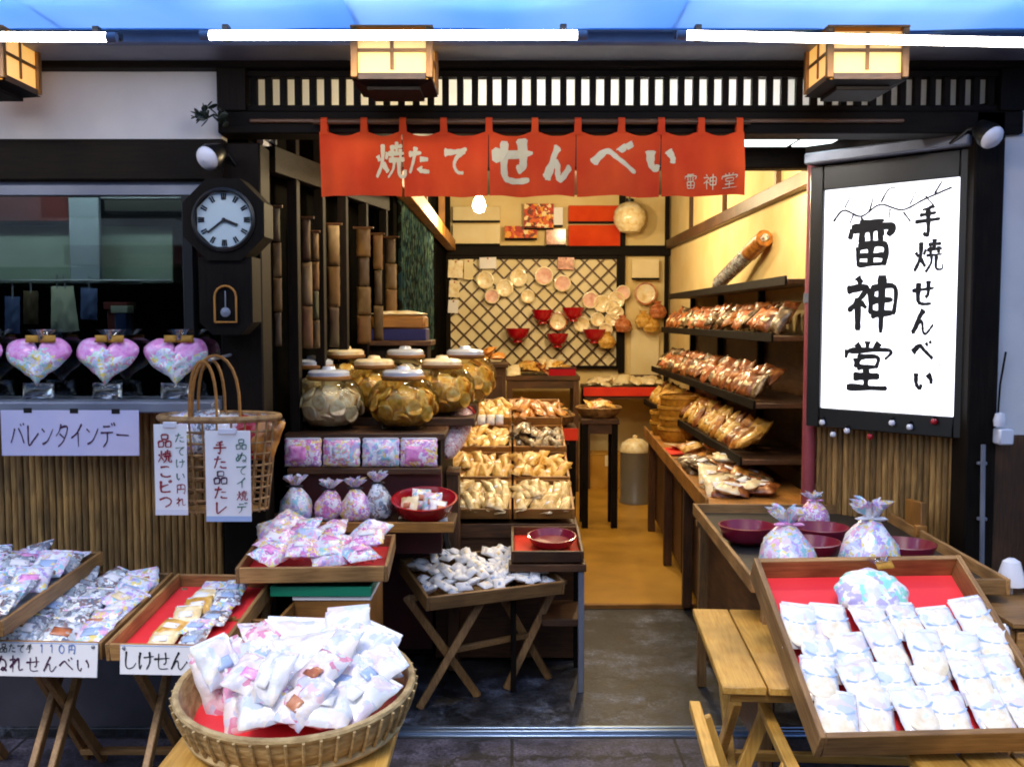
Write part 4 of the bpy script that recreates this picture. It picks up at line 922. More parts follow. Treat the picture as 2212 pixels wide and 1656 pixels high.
# box of goods behind jars
pa_, pb_ = W(800, 735, 5.0), W(920, 676, 5.0)
t = thing('gift_box', 'tan box with navy band behind the glass jars', 'box', mtx=TR(((pa_.x + pb_.x) / 2, 5.0, pa_.z)))
w_ = (pb_.x - pa_.x) / 2; h_ = pb_.z - pa_.z
obj('navy_band', B((-w_, 0, 0), (w_, .2, h_ * .42)), M_NAVY, t); obj('body', B((-w_ + .005, .005, h_ * .42), (w_ - .005, .195, h_ * .9), .01), M_OCHREW[0], t); obj('top', MB().pillow(w_ * 1.9, .19, .03, 6, 6, 2, .1, c=(0, .1, h_ * .86)), M_CREAMP, t)
t = thing('box_stand', 'dark stand under the tan and navy box', 'stand', mtx=TR(((pa_.x + pb_.x) / 2, 4.92, .02)))
obj('post', B((-.15, .05, 0), (.15, .25, pa_.z - .045)), M_DARK[2], t); obj('top', B((-.17, .02, pa_.z - .045), (.17, .3, pa_.z - .021)), M_BROWN[0], t)
# small printed packs along the step
for k, (u, mt, lab) in enumerate(((655, M_CANDY2, 'square pack with big pink print on the cabinet step'), (738, M_CANDY, 'square pack with blue and pink print on the cabinet step'), (823, M_PALEC, 'square pale speckled pack on the cabinet step'), (905, M_CANDY2, 'square pink flowered pack at the end of the cabinet step'))):
    p = W(u, 1008, 3.975); t = thing('sweets_pack', lab, 'sweets pack', None, TR((p.x, 3.965, .957), R(82), 0, 0))
    obj('wrapper', MB().pillow(.148, .112, .035, 9, 8, k, .1, c=(0, .058, -.02)), mt, t)
    obj('picture_patch', MB().pillow(.07, .06, .006, 4, 4, k, 0, c=(-.02 + .02 * (k % 3), .055, .012)), (M_HEARTP, M_HEARTC, M_PALEC, M_HEARTP)[k], t)
    obj('seal', B((-.07, .11, -.006), (.07, .118, .002)), M_WHITEPL, t)
# gift bags with tied tops
def giftbag(mtx, mt, label, group=None, r=.06, h=.15, rib=None, seed=0, film=None):
    rd = random.Random(seed); ph = rd.uniform(0, 6)
    t = thing('gift_bag', label, 'gift bag', group, mtx)
    f1 = lambda a, j: (.06 * math.sin(3 * a + ph + j) + .05 * math.sin(5 * a - j * 1.7 + ph) + .03 * math.sin(11 * a + j * 2.3) + (.05 * math.sin(14 * a + ph) if j > 5 else 0)) * (1 if j else 0)
    pr = [(.001, .004), (r * .7, .0), (r * .93, h * .06), (r, h * .18), (r * 1.0, h * .3), (r * .9, h * .44), (r * .72, h * .56), (r * .5, h * .67), (r * .32, h * .75), (r * .22, h * .79)]
    mbp = MB().lathe(pr, 36, (0, 0, 0), f1); mbp.v = [(x + .04 * h * math.sin(z / h * 3 + ph) * (z / h), y, z) for x, y, z in mbp.v]; mbp.soft = True
    obj('pouch', mbp, mt, t)
    rn_ = [rd.uniform(.5, 1.3) for _ in range(40)]
    f2 = lambda a, j: j * (.16 * math.sin(11 * a + ph) + .10 * math.sin(17 * a + 2 * ph) + .08 * math.sin(4 * a))
    mr = MB().lathe([(r * .2, h * .79), (r * .27, h * .84), (r * .40, h * .92), (r * .52, h)], 40, (.04 * h * math.sin(2.4 + ph) * .8, 0, 0), f2)
    mr.v = [(x, y, z + (z > h * .9) * h * .05 * math.sin(math.atan2(y, x) * 5 + ph)) for x, y, z in mr.v]; mr.soft = True
    obj('ruffle', mr, film or M_PALEC, t)
    obj('ribbon', MB().lathe([(r * .21, h * .77), (r * .29, h * .785), (r * .29, h * .805), (r * .21, h * .815)], 14, (.03 * h * math.sin(2.4 + ph), 0, 0)), rib or M_REDBOWL, t)
    for s_ in (-1, 1): obj('bow_loop', MB().pillow(r * .45, r * .22, r * .12, 4, 3, 1, .1, c=(s_ * r * .32, -r * .25, h * .77)), rib or M_REDBOWL, t)
    return t
ZS = .771
GB = 'tied bags on the low cabinet shelf'
giftbag(TR((W(640, 1120, 3.84).x, 3.83, ZS)), M_PALEC, 'pale bag with yellow patch nearest the dark post on the low cabinet shelf', GB, .062, .17, M_BLACK, 1)
giftbag(TR((W(712, 1120, 3.86).x, 3.85, ZS)), M_CANDY2, 'pink print tied bag on the low cabinet shelf beside the pale bag', GB, .056, .15, M_BLACK, 2)
giftbag(TR((W(768, 1120, 3.82).x, 3.83, ZS)), M_CANDY2, 'lilac pink tied bag in the middle of the low cabinet shelf', GB, .058, .16, M_BLACK, 3)
giftbag(TR((W(816, 1120, 3.84).x, 3.86, ZS)), M_GREYP, 'silvery tied bag beside the red bowl on the low cabinet shelf', GB, .054, .18, M_BLACK, 4)
p = W(918, 1130, 3.86)
t = thing('red_bowl', 'red lacquer bowl of small packs on the low cabinet shelf', 'bowl', None, TR((p.x, 3.86, ZS), R(12), 0, 0))
obj('shell', MB().lathe([(.001, .008), (.07, .004), (.105, .03), (.13, .085), (.122, .086), (.098, .036), (.001, .016)], 28), M_REDBOWL, t); obj('foot', MB().lathe([(.06, -.0), (.062, .006), (.055, .01)], 16), M_REDBOWL, t)
for k, (dx, dy, dz, mt, lab) in enumerate(((-.055, -.01, .04, M_CREAMP, 'salmon and cream pack in the red bowl'), (.03, .02, .05, M_PALEC, 'white square pack standing in the red bowl'), (-.02, .05, .06, M_CANDY, 'pink speckled pack at the back of the red bowl'), (.05, -.03, .03, M_WPACK, 'small white pack at the front of the red bowl'))):
    q = thing('sweets_pack', lab, 'sweets pack', None, TR((p.x + dx, 3.86 + dy, ZS + dz), R(55), R(-10 + 8 * k), R(-20 + 15 * k)))
    obj('wrapper', MB().pillow(.075, .09, .03, 7, 7, k, .15), mt, q); obj('label_patch', MB().pillow(.03, .025, .004, 3, 3, 1, 0, c=(0, 0, .03)), M_SALMON, q)
# pink checked long bag
a, b_ = W(958, 985, 4.28), W(1008, 880, 4.5)
t = thing('checked_bag', 'long pink checked bag leaning between jars and cracker trays', 'bag')
cs = [a.lerp(b_, f) for f in (0, .08, .3, .6, .85, 1)]
obj('body', MB().tube(cs, [.02, .045, .06, .062, .05, .02], 12), candy('pink_check', ['#d8a0a4', '#eed6d6', '#c88488', '#f2e6e4'], 40), t)
obj('tie', MB().tube([a.lerp(b_, .88), a.lerp(b_, .92)], .052, 12), M_REDBOWL, t)
t = thing('bag_stand', 'dark narrow block under the pink checked bag', 'stand', mtx=TR((-.255, 4.28, .02)))
obj('block', B((-.025, -.03, .0), (.025, .12, .86)), M_BROWN[2], t); obj('cap', B((-.03, -.035, .86), (.03, .125, .875)), M_BROWN[1], t)

# ---- stepped cracker trays along the aisle
def tray(name, label, mtx, w, l, dep=.05, wd=M_TAN, liner=None, th=.013, group=None, cat='tray'):
    t = thing(name, label, cat, group, mtx)
    obj('base_board', B((-w / 2 + .003, .003, -dep), (w / 2 - .003, l - .003, -dep + .008)), wd[1], t)
    if liner: obj('liner', B((-w / 2 + th + .001, th + .001, -dep + .0085), (w / 2 - th - .001, l - th - .001, -dep + .012)), liner, t)
    for s_ in (-1, 1): obj('side_rail', B((min(s_ * w / 2, s_ * (w / 2 - th)), 0, -dep + .001), (max(s_ * w / 2, s_ * (w / 2 - th)), l, 0)), wd[1], t)
    obj('front_rail', B((-w / 2 + th, 0, -dep + .002), (w / 2 - th, th, -.001)), wd[0], t)
    obj('back_rail', B((-w / 2 + th, l - th, -dep + .002), (w / 2 - th, l, -.001)), wd[0], t)
    return t
st = thing('stepped_stand', 'stepped brown stand carrying the cracker trays by the aisle', 'stand')
steps = [(4.42, .70), (4.80, .785), (5.18, .885), (5.56, 1.0)]
for k, (y, z) in enumerate(steps):
    obj('step', B((-.345, y, .02), (.285, y + .379, z - .075)), M_BROWN[0], st)
    obj('riser', B((-.345, y - .012, z - .13), (.285, y - .001, z - .065)), M_BROWN[0], st)
obj('side_panel', B((.286, 4.42, .03), (.30, 5.94, .62)), M_BROWN[1], st)
M_CREAMG = noise_mat('pale_gold_pack', '#a8884a', '#d2b274', 28, .35, .5, coat=.5, c3='#e6d6ac')
rows = [[('pale golden stick', M_CREAMG), ('cream and white', M_CREAMG)], [('golden ridged', M_SENB2), ('yellow brown', M_SENB2)], [('brown wrapped', M_SENB2), ('dark seaweed', M_SENB4)], [('amber', M_SENB2), ('amber brown', M_SENB)]]
rn = ['front', 'second', 'third', 'rear']
for r_, (y, z) in enumerate(steps):
    for c_, (x, w) in enumerate(((-.17, .335), (.145, .275))):
        nm, mt = rows[r_][c_]; side = ('jar', 'aisle')[c_]
        mt_x = TR((x, y + .003, z), R(11), 0, 0)
        tray('cracker_tray', 'wooden tray of %s crackers in the %s row on the %s side' % (nm, rn[r_], side), mt_x, w, .385, .05, M_OCHREW)
        rd = random.Random(r_ * 7 + c_); n = 9 if c_ == 0 else 7
        for k in range(n * 2 + 3):
            xx = lerp(-w / 2 + .035, w / 2 - .035, (k % n) / (n - 1)); yy = (.105, .25, .18)[k // n] + rd.uniform(-.02, .02)
            t = thing('cracker_stick', '%s cracker pack in the %s row tray on the %s side' % (nm, rn[r_], side), 'cracker pack', '%s row packs, %s side tray' % (rn[r_], side),
                      mt_x @ TR((xx, yy, -.036 + rd.uniform(0, .025) + .03 * (k // n == 2)), R(3) + rd.uniform(-.12, .12), rd.uniform(-.4, .4), rd.uniform(-.5, .5)))
            obj('wrapper', cm('stick%s%d' % (mt.name, k % 3), lambda: MB().pillow(.055, .19, .036, 5, 8, k % 3, .16), mt), None, t)
            if k % 2 == 0: obj('label_band', cm('stickband%d' % (k % 4), lambda: MB().pillow(.034, .03, .004, 4, 3, 1, 0, c=(0, -.02, .031)), (M_PAPER, M_SALMON)[(k // 2) % 2]), None, t)
for k in range(5):
    t = thing('white_pack', 'small white pack in front of the rear row amber tray', 'cracker pack', 'white packs before the rear row', TR((-.27 + k * .05, 5.545, .985), R(70), 0, 0))
    obj('wrapper', cm('smallwhite', lambda: MB().pillow(.045, .06, .02, 5, 5, 2, .15), M_WPACK), None, t)
# scarlet tray with maroon bowl by the aisle
mt_x = TR((W(1183, 1180, 4.02).x, 4.03, .60), R(6), 0, 0)
tray('wooden_tray', 'wooden tray lined with scarlet cloth holding a maroon bowl', mt_x, .30, .34, .05, M_BROWN, M_REDCLOTH)
t = thing('maroon_bowl', 'shallow maroon bowl on the scarlet lined tray by the aisle', 'bowl', None, mt_x @ TR((.025, .17, -.037)))
obj('shell', MB().lathe([(.001, .006), (.06, .004), (.09, .02), (.105, .05), (.098, .051), (.08, .024), (.001, .012)], 24), M_MAROONB, t); obj('foot', MB().lathe([(.05, 0), (.052, .005), (.046, .008)], 14), M_MAROONB, t)
t = thing('tray_stand', 'dark low stand with one grey leg under the scarlet lined tray', 'stand', mtx=TR((W(1183, 1180, 4.02).x, 4.2, .004)))
obj('shelf_top', B((-.16, -.17, .51), (.16, .17, .54)), M_BROWN[0], t); obj('low_shelf', B((-.02, -.13, .27), (.15, .16, .30)), M_BROWN[0], t)
for sx in (-.14, .14):
    for sy in (-.15, .15): obj('leg', B((sx - .012, sy - .012, 0), (sx + .012, sy + .012, .51)), M_ALU if sx > 0 > sy else M_DARK[2], t)

# ================================================================== WINDOW AND KITCHEN
def kit(name, u0, v0, u1, v1, Y, d, mat, label, cat, extra=None):
    a, b_ = W(u0, v1, Y), W(u1, v0, Y); c = Vector(((a.x + b_.x) / 2, Y, a.z)); t = thing(name, label, cat, None, TR(c))
    obj('body', B((a.x - c.x, 0, 0), (b_.x - c.x, d, b_.z - a.z), .004), mat, t)
    if extra: obj(extra[0], B((a.x - c.x - .01, -.01, b_.z - a.z), (b_.x - c.x + .01, d, b_.z - a.z + .03)), extra[1], t)
    return t
kit('cooker_hood', -200, 487, 372, 612, 4.55, .45, M_TEALHOOD, 'pale green grey cooker hood seen through the window', 'hood', ('top_edge', M_ALU))
kit('red_valance', -200, 412, 182, 478, 4.45, .02, M_DKRED, 'dark red cloth valance above the cooker hood', 'valance', ('rail', M_BLACK))  # dark red panel imitating a street reflection in the window glass
kit('pale_column', 152, 425, 212, 612, 4.40, .03, plain('pale_blue_panel', '#8d9cae', .4), 'pale blue upright panel before the cooker hood', 'panel', ('cap', M_ALU))  # pale panel imitating a strip of street reflected in the pane
kit('duct_box', 225, 430, 400, 458, 4.4, .1, M_BLACK, 'black pipe box with grey edge above the hood', 'duct', ('edge', M_ALU))
for (u0, v0, u1, v1, mt, lab) in ((108, 618, 130, 716, M_CLOTHW, 'grey white towel hanging straight in the kitchen'), (134, 618, 166, 716, M_CLOTHW, 'wide grey white towel hanging in the kitchen'), (172, 622, 206, 690, M_CLOTHB, 'dark blue cloth hanging in the kitchen'), (8, 640, 38, 720, M_CLOTHB, 'blue grey cloth hanging at the end of the kitchen rail'), (48, 628, 78, 700, M_SCROLL[1], 'brown cloth hanging in the kitchen')):
    a, b_ = W(u0, v1, 4.2), W(u1, v0, 4.2); c = (a + b_) / 2; t = thing('hanging_cloth', lab, 'cloth', None, TR((c.x, 4.2, a.z), 0, R(-6 if u0 == 134 else 2), 0))
    obj('cloth', MB().pillow(b_.x - a.x, b_.z - a.z, .02, 8, 10, u0, .25).__class__.add(MB(), [(q[0], q[2], q[1] + (b_.z - a.z) / 2) for q in MB().pillow(b_.x - a.x, b_.z - a.z, .02, 8, 10, u0, .25).v], MB().pillow(b_.x - a.x, b_.z - a.z, .02, 8, 10, u0, .25).f), mt, t)
    obj('hook', MB().tube([(0, .01, b_.z - a.z - .01), (0, .01, b_.z - a.z + .05)], .004, 6), M_ALU, t)
t = thing('kitchen_rail', 'thin rail holding the hanging cloths in the kitchen', 'rail')
zr = W(100, 606, 4.2).z; obj('rod', MB().tube([(-2.6, 4.21, zr), (xu(372, 4.21), 4.21, zr)], .006, 6), M_ALU, t)
for x in (-2.55, -1.7): obj('bracket', B((x, 4.21, zr - .01), (x + .012, 4.56, zr + .01)), M_ALU, t)
kit('tin_box', 232, 668, 270, 722, 4.2, .1, M_DKRED, 'dark red tin in the kitchen behind the heart bags', 'tin', ('lid', M_DKRED))
kit('small_carton', 248, 676, 272, 724, 4.1, .06, M_CLOTHB, 'blue grey carton in front of the dark red tin', 'carton', ('flap', M_CLOTHW))
t = thing('kitchen_lamp', 'fluorescent lamp over the cooker hood behind the window beam', 'lamp')  # added tube to brighten the kitchen, hidden by the beam
obj('tube', MB().tube([(-2.5, 4.0, 2.26), (-1.4, 4.0, 2.26)], .014, 10), plain('kitchen_tube', '#ffffff', .4, emit=22, ecol='#eaf6ec'), t); obj('batten', B((-2.55, 3.98, 2.28), (-1.35, 4.02, 2.31)), M_WHITEPL, t)
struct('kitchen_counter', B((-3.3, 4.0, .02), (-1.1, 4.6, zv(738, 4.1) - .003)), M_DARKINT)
# heart shaped sweets bags on the sill
def heart_out(w, h):
    def f(a, b):
        # map square to heart: polar warp
        r = max(abs(a), abs(b)); th = math.atan2(b, a) if r > 1e-6 else 0
        hx = 16 * math.sin(th2(th)) ** 3; hy = 13 * math.cos(th2(th)) - 5 * math.cos(2 * th2(th)) - 2 * math.cos(3 * th2(th)) - math.cos(4 * th2(th))
        return hx / 32 * w * r, (hy + 2.5) / 29 * h * r
    def th2(t): return math.pi / 2 - t
    return f
for k, (u, lab) in enumerate(((-62, 'heart shaped pink sweets bag on the sill at the far end of the row'), (82, 'heart shaped sweets bag with a large yellow patch on the sill'), (231, 'heart shaped pink sweets bag in the middle of the window sill'), (380, 'heart shaped pink sweets bag beside the basket handle on the sill'))):
    Y = 3.63; p = W(u, 782, Y); t = thing('heart_bag', lab, 'sweets bag', 'heart shaped bags on the sill', TR((p.x, Y, p.z), R(80), 0, R((-6, 5, -2, 3)[k])))
    w, h = .232, .178
    full = MB().pillow(w, h, .055, 14, 14, k, .12, .02, out=heart_out(w, h)); full.v = [(x, y, z - .0275) for x, y, z in full.v]
    me = full.mesh('heart'); me.materials.append(M_HEARTP); me.materials.append(M_HEARTC)
    for pl in me.polygons:
        if pl.center.y < .028 + .02 * math.sin(pl.center.x * 40 + k): pl.material_index = 1
    obj('heart_body', me, None, t)
    obj('ruffle', MB().lathe([(.012, .0), (.02, .02), (.04, .045)], 18, (0, .0, 0), lambda a, j: .2 * j * math.sin(7 * a)), M_FILM, t, TR((.015, .075, .0), R(-80), 0, 0))
    obj('ribbon', MB().lathe([(.012, -.006), (.018, 0), (.012, .008)], 12), M_GOLDBASK, t, TR((.015, .078, .0), R(-80), 0, 0))
    for s_ in (-1, 1): obj('bow_loop', MB().pillow(.045, .026, .01, 5, 4, 1, .1, c=(.015 + s_ * .03, .082, .02)), M_GOLDBASK, t)
    obj('film_base', MB().pillow(.11, .06, .05, 8, 5, k + 3, .1, c=(0, -.104, -.04)), M_FILM, t)
# lavender sign under the sill
Y = 3.555; a, b_ = W(4, 984, Y), W(299, 886, Y); c = Vector(((a.x + b_.x) / 2, Y, (a.z + b_.z) / 2))
t = thing('paper_sign', 'long lilac paper sign with dark brush lettering under the window sill', 'sign', None, TR(c))
obj('paper', B((a.x - c.x, 0, a.z - c.z), (b_.x - c.x, .004, b_.z - c.z), .001), M_LILAC, t)
for u, v in ((60, 888), (160, 889), (250, 890)): q = W(u, v, Y) - c; obj('tape', B((q.x - .015, -.001, q.z - .006), (q.x + .015, -.0004, q.z + .012), .0003), M_BLACK, t)
for k, ch in enumerate('バレンタインデー'):
    q = W(38 + k * 32.5, 940, Y) - c; letter(t, ch, q.x, q.z, .092 * (.9 if ch in 'ンー' else 1), 12 if k < 2 else 11, M_INKPLUM, k, .62)
# wall basket with hanging paper strips
Y = 3.50; c = W(478, 1100, Y)
t = thing('wall_basket', 'brown wicker basket of bags hanging below the window corner', 'basket', None, TR(c))
wx = .205; zb_ = 0; zt_ = W(470, 900, Y).z - c.z
mb = MB(); n = 28; prof = [(.001, 0), (.8, 0), (.88, zt_ * .3), (.95, zt_ * .7), (1, zt_), (.95, zt_), (.85, zt_ * .3), (.001, .012)]
prof = [(.001, .004), (.8, .004), (.001, .012)]
mb.lathe(prof, n, (0, 0, 0)); mb.v = [(x * wx, y * .12, z) for x, y, z in mb.v]
obj('bottom', mb, M_WICKER, t)
for j in range(9):
    f = j / 8; q = lerp(.8, .98, f); obj('weft_hoop', MB().tube([(wx * q * math.cos(2 * math.pi * k / 40), .12 * q * math.sin(2 * math.pi * k / 40), .008 + f * (zt_ - .012)) for k in range(41)], .0042, 6, False), M_WICKER, t)
for k in range(26):
    a = 2 * math.pi * k / 26; obj('stake', MB().tube([(wx * .8 * math.cos(a), .12 * .8 * math.sin(a), 0), (wx * 1.0 * math.cos(a), .12 * 1.0 * math.sin(a), zt_)], .004, 5), M_WICKER, t)
rim = [(wx * 1.02 * math.cos(a), .124 * math.sin(a), zt_) for a in [2 * math.pi * k / 24 for k in range(25)]]
obj('rim', MB().tube(rim, .012, 8), M_WICKER, t)
obj('hanger_peg', MB().tube([(-.012, -.06, W(470, 768, 3.5).z - c.z - .012), (-.012, .2, W(470, 768, 3.5).z - c.z - .004)], .006, 6), M_ALU, t)
for (dx, dy) in ((-.11, .05), (-.06, -.05), (.075, .0)):
    hz = W(470, 768, Y).z - c.z; pts = []
    for k in range(13): a = math.pi * k / 12; pts.append((-.012 + dx * .0 + (.085 if dx > 0 else .06) * math.cos(a) * (1 if dx > 0 else .8) + (.0 if dx > 0 else -.03), dy, zt_ + (hz - zt_) * math.sin(a) ** .7 * (1 if dx > 0 else .92)))
    obj('handle', MB().tube(pts, .0055, 6), M_OCHREW[0], t)
for k, (u, v, mt, lab) in enumerate(((395, 898, M_PALEC, 'white filmy bag at the window end of the wall basket'), (450, 892, M_GREYP, 'silvery bag in the middle of the wall basket'), (490, 900, M_WPACK, 'clear white bag beside the red pack in the wall basket'), (535, 902, M_REDBOWL, 'red topped pack in the wall basket'), (575, 905, M_SENB, 'brown cracker bag at the post end of the wall basket'))):
    p = W(u, v, Y + .02); q = thing('bag', lab, 'bag', None, TR((p.x, Y + .02, p.z - .07), R(75), R(-15 + 8 * k), 0))
    obj('wrapper', MB().pillow(.10, .15, .05, 8, 8, k, .22), mt, q); obj('top_seal', B((-.045, .07, .02), (.045, .082, .028)), M_FILM, q)
def strip(u0, v0, u1, v1, label, main, side):
    Y = 3.365; a, b_ = W(u0, v1, Y), W(u1, v0, Y); c = Vector(((a.x + b_.x) / 2, Y, a.z)); t = thing('paper_strip', label, 'sign', 'paper strips on the wall basket', TR(c))
    w, h = b_.x - a.x, b_.z - a.z
    obj('paper', B((-w / 2, 0, 0), (w / 2, .003, h), .001), M_PAPER, t)
    for k, (ch, mt) in enumerate(main): letter(t, ch, -w * .17, h * (1 - .1 - .83 * (k + .5) / len(main)), min(w * .62, h * .8 / len(main)), 15, mt, k, 1)
    for k, (ch, mt) in enumerate(side): letter(t, ch, w * .3, h * (1 - .08 - .84 * (k + .5) / len(side)), min(w * .32, h * .75 / len(side)), 13, mt, k, 1)
    obj('clip', B((-w * .2, -.006, h - .012), (w * .2, .008, h + .008)), M_WHITEPL, t)
    obj('foot_band', B((-w / 2, -.001, 0), (w / 2, -.0003, h * .06), .0003), (M_WHITEPL, M_BLUEP)[u0 > 400], t)
strip(336, 916, 402, 1112, 'narrow white paper strip with dark red lettering on the wall basket', [('品', M_INKRED), ('焼', M_INKRED), ('こ', M_INKRED), ('ピ', M_INKRED), ('つ', M_INKRED)], [('た', M_INKGREEN), ('て', M_INKGREEN), ('け', M_INKGREEN), ('い', M_INKGREEN), ('円', M_INKRED), ('れ', M_INKRED)])
strip(446, 930, 540, 1126, 'wide white paper strip with red lettering and blue foot on the wall basket', [('手', M_INKRED), ('た', M_INKRED), ('品', M_INKPLUM), ('た', M_INKRED), ('レ', M_INKRED)], [('品', M_INKGREEN), ('ぬ', M_INKGREEN), ('て', M_INKGREEN), ('イ', M_INKGREEN), ('焼', M_INKRED), ('デ', M_INKGREEN)])
# clock
Y = 3.56; c = W(488, 476, Y)
t = thing('wall_clock', 'dark octagonal wall clock with pendulum case on the corner post', 'clock', None, TR(c))
def ngon(n, r0, r1, y0, y1, rot=0):
    mb = MB(); vs = []
    for r_, y in ((r0, y0), (r1, y0), (r1, y1), (r0, y1)):
        for k in range(n): a = 2 * math.pi * (k + .5) / n + rot; vs.append((r_ * math.cos(a), y, r_ * math.sin(a)))
    fs = [[j * n + k, j * n + (k + 1) % n, ((j + 1) % 4) * n + (k + 1) % n, ((j + 1) % 4) * n + k] for j in range(4) for k in range(n)]
    return mb.add(vs, fs)
obj('case_head', ngon(8, .103, .155, -.03, .1), M_DARK[2], t)
obj('bezel', MB().lathe([(.098, -.034), (.104, -.042), (.112, -.036), (.112, -.03)], 32, (0, 0, 0), None, 'y'), M_BLACK, t)
fc = obj('face', MB().lathe([(.001, -.022), (.103, -.022), (.103, .0)], 32, (0, 0, 0), None, 'y'), M_CLOCKFACE, t)
for k in range(12):
    a = k * math.pi / 6
    for d in ((-.08, .0, .08) if k % 3 == 0 else (-.05, .05)):
        ca, sa = math.sin(a + d), math.cos(a + d)
        obj('numeral_stroke', MB().bar((.07 * ca, -.0235, .07 * sa), (.092 * ca, -.0235, .092 * sa), .0052, .0014, (0, 1, 0), .0002), M_INK, fc)
for a, L, w_ in ((R(112), .052, .010), (R(232), .074, .007)): obj('hand', MB().bar((0, -.0265, 0), (L * math.sin(a), -.0265, L * math.cos(a)), w_, .002, (0, 1, 0), .0004), M_INK, t)
obj('hub', MB().lathe([(.001, -.031), (.007, -.030), (.007, -.024)], 10, (0, 0, 0), None, 'y'), M_INK, t)
obj('trunk', MB().add([(-.095, -.02, -.13), (.095, -.02, -.13), (.095, .1, -.13), (-.095, .1, -.13), (-.095, -.02, -.36), (.095, -.02, -.36), (.095, .1, -.36), (-.095, .1, -.36), (-.05, -.02, -.405), (.05, -.02, -.405), (.05, .1, -.405), (-.05, .1, -.405)],
    [[0, 1, 2, 3], [0, 1, 5, 4], [1, 2, 6, 5], [2, 3, 7, 6], [3, 0, 4, 7], [4, 5, 9, 8], [5, 6, 10, 9], [6, 7, 11, 10], [7, 4, 8, 11], [8, 9, 10, 11]]), M_DARK[2], t)
arch = [(-.038, -.026, -.36), (-.038, -.026, -.27)] + [(-.038 * math.cos(math.pi * k / 8), -.026, -.27 + .038 * math.sin(math.pi * k / 8)) for k in range(1, 8)] + [(.038, -.026, -.27), (.038, -.026, -.36), (-.038, -.026, -.36)]
obj('door_moulding', MB().tube(arch, .004, 6), M_OCHREW[2], t)
obj('pendulum_bob', MB().lathe([(.001, -.034), (.016, -.03), (.018, -.026), (.001, -.022)], 14, (0, 0, -.325), None, 'y'), M_ALU, t)
obj('pendulum_rod', MB().bar((0, -.026, -.25), (0, -.026, -.31), .004, .003, (0, 1, 0)), M_ALU, t)
# sprig
Y = 3.62; t = thing('leaf_sprig', 'dark leafy twig tucked on the end of the beam beside the transom', 'sprig', None, TR(W(488, 258, Y)))
rd = random.Random(6)
tw = [(0, 0, 0), (-.04, -.01, .015), (-.08, -.01, -.005), (-.12, -.015, .01)]
obj('twig', MB().tube(tw, [.005, .004, .003, .002], 6), M_LEAF, t)
leaf = cm('leaf', lambda: MB().pillow(.04, .022, .003, 6, 4, 1, .1, .02, out=lambda a, b: (a * .02, b * .011 * (1 - a * a) ** .6)), M_LEAF)
for k in range(26):
    f = rd.random(); p = Vector(tw[min(2, int(f * 3))]).lerp(Vector(tw[min(3, int(f * 3) + 1)]), (f * 3) % 1)
    obj('leaf', leaf, None, t, TR(p + Vector((rd.uniform(-.015, .015), rd.uniform(-.02, .01), rd.uniform(-.03, .05) * (1.2 - f))), rd.uniform(0, 3), rd.uniform(-1, 1), rd.uniform(0, 6)))

# ================================================================== FRONT LEFT: low trays on folding legs
def bars(t, items, mat, name):
    for a, b_, w, th in items: obj(name, MB().bar(a, b_, w, th, (1, 0, 0), .003), mat, t)
ex = Vector((math.cos(R(-3)), math.sin(R(-3)), 0))
cC = Vector((-1.015, 2.842, .604)); tC = TR(cC, R(7), 0, R(-3)); cB = cC - ex * .366 + Vector((0, .01, 0)); tB = TR(cB, R(7), 0, R(-3))
tA = TR((-1.64, 2.80, .69), R(4), 0, R(-1.5))
tray('wooden_tray', 'wooden tray with bright red lining and a lettered white card in front', tC, .35, .555, .055, M_TAN, M_REDLINER)
tray('wooden_tray', 'wooden tray packed with silver film bags behind a white price card', tB, .352, .555, .055, M_TAN, M_PAPER)
tray('wooden_tray', 'raised wooden tray heaped with silver film bags beside the price card tray', tA, .37, .66, .05, M_TAN, M_PAPER)
t = thing('folding_stand', 'wooden folding stand with crossed legs under the low front trays', 'stand')
for x in (-1.44, -1.15, -.86):
    obj('leg', MB().bar((x, 2.93, .545), (x, 3.42, .0), .034, .022, (1, 0, 0), .003), M_TAN[2], t)
    obj('leg', MB().bar((x + .024, 3.38, .62), (x + .024, 2.84, .0), .034, .022, (1, 0, 0), .003), M_TAN[2], t)
obj('rail', MB().bar((-1.56, 2.95, .553), (-.84, 2.95, .553), .03, .014), M_TAN[0], t)
obj('rail', MB().bar((-1.56, 3.34, .60), (-.84, 3.34, .60), .03, .022), M_TAN[0], t)
obj('foot_rail', MB().bar((-1.5, 3.38, .05), (-.84, 3.38, .05), .03, .02), M_TAN[0], t)
t = thing('folding_stand', 'wooden folding stand under the raised silver bag tray', 'stand')
for x in (-1.80, -1.50):
    obj('leg', MB().bar((x, 2.92, .635), (x, 3.44, .0), .034, .022, (1, 0, 0), .003), M_TAN[2], t)
    obj('leg', MB().bar((x + .024, 3.42, .68), (x + .024, 2.84, .0), .034, .022, (1, 0, 0), .003), M_TAN[2], t)
for y, z in ((2.95, .634), (3.38, .662)): obj('rail', MB().bar((-1.83, y, z), (-1.47, y, z), .03, .014), M_TAN[0], t)
def film_pack(mtx, mat, label, group, w, h, tk, seed, patch=None):
    t = thing('film_bag', label, 'cracker bag', group, mtx)
    obj('wrapper', cm('fp%s%.3f%d' % (mat.name, w, seed % 4), lambda: MB().pillow(w, h, tk, 9, 9, seed % 4, .2), mat), None, t)
    obj('label_patch', cm('fpl%s%.3f' % (patch.name if patch else '', w), lambda: MB().pillow(w * .5, h * .3, .005, 4, 4, 1, 0, c=(0, -h * .12, tk * .96)), patch or M_PAPER), None, t)
    obj('end_seal', cm('fps%.3f' % w, lambda: B((-w * .46, h * .47, tk * .45), (w * .46, h * .54, tk * .55)), M_PALEC), None, t)
    return t
rd = random.Random(5)
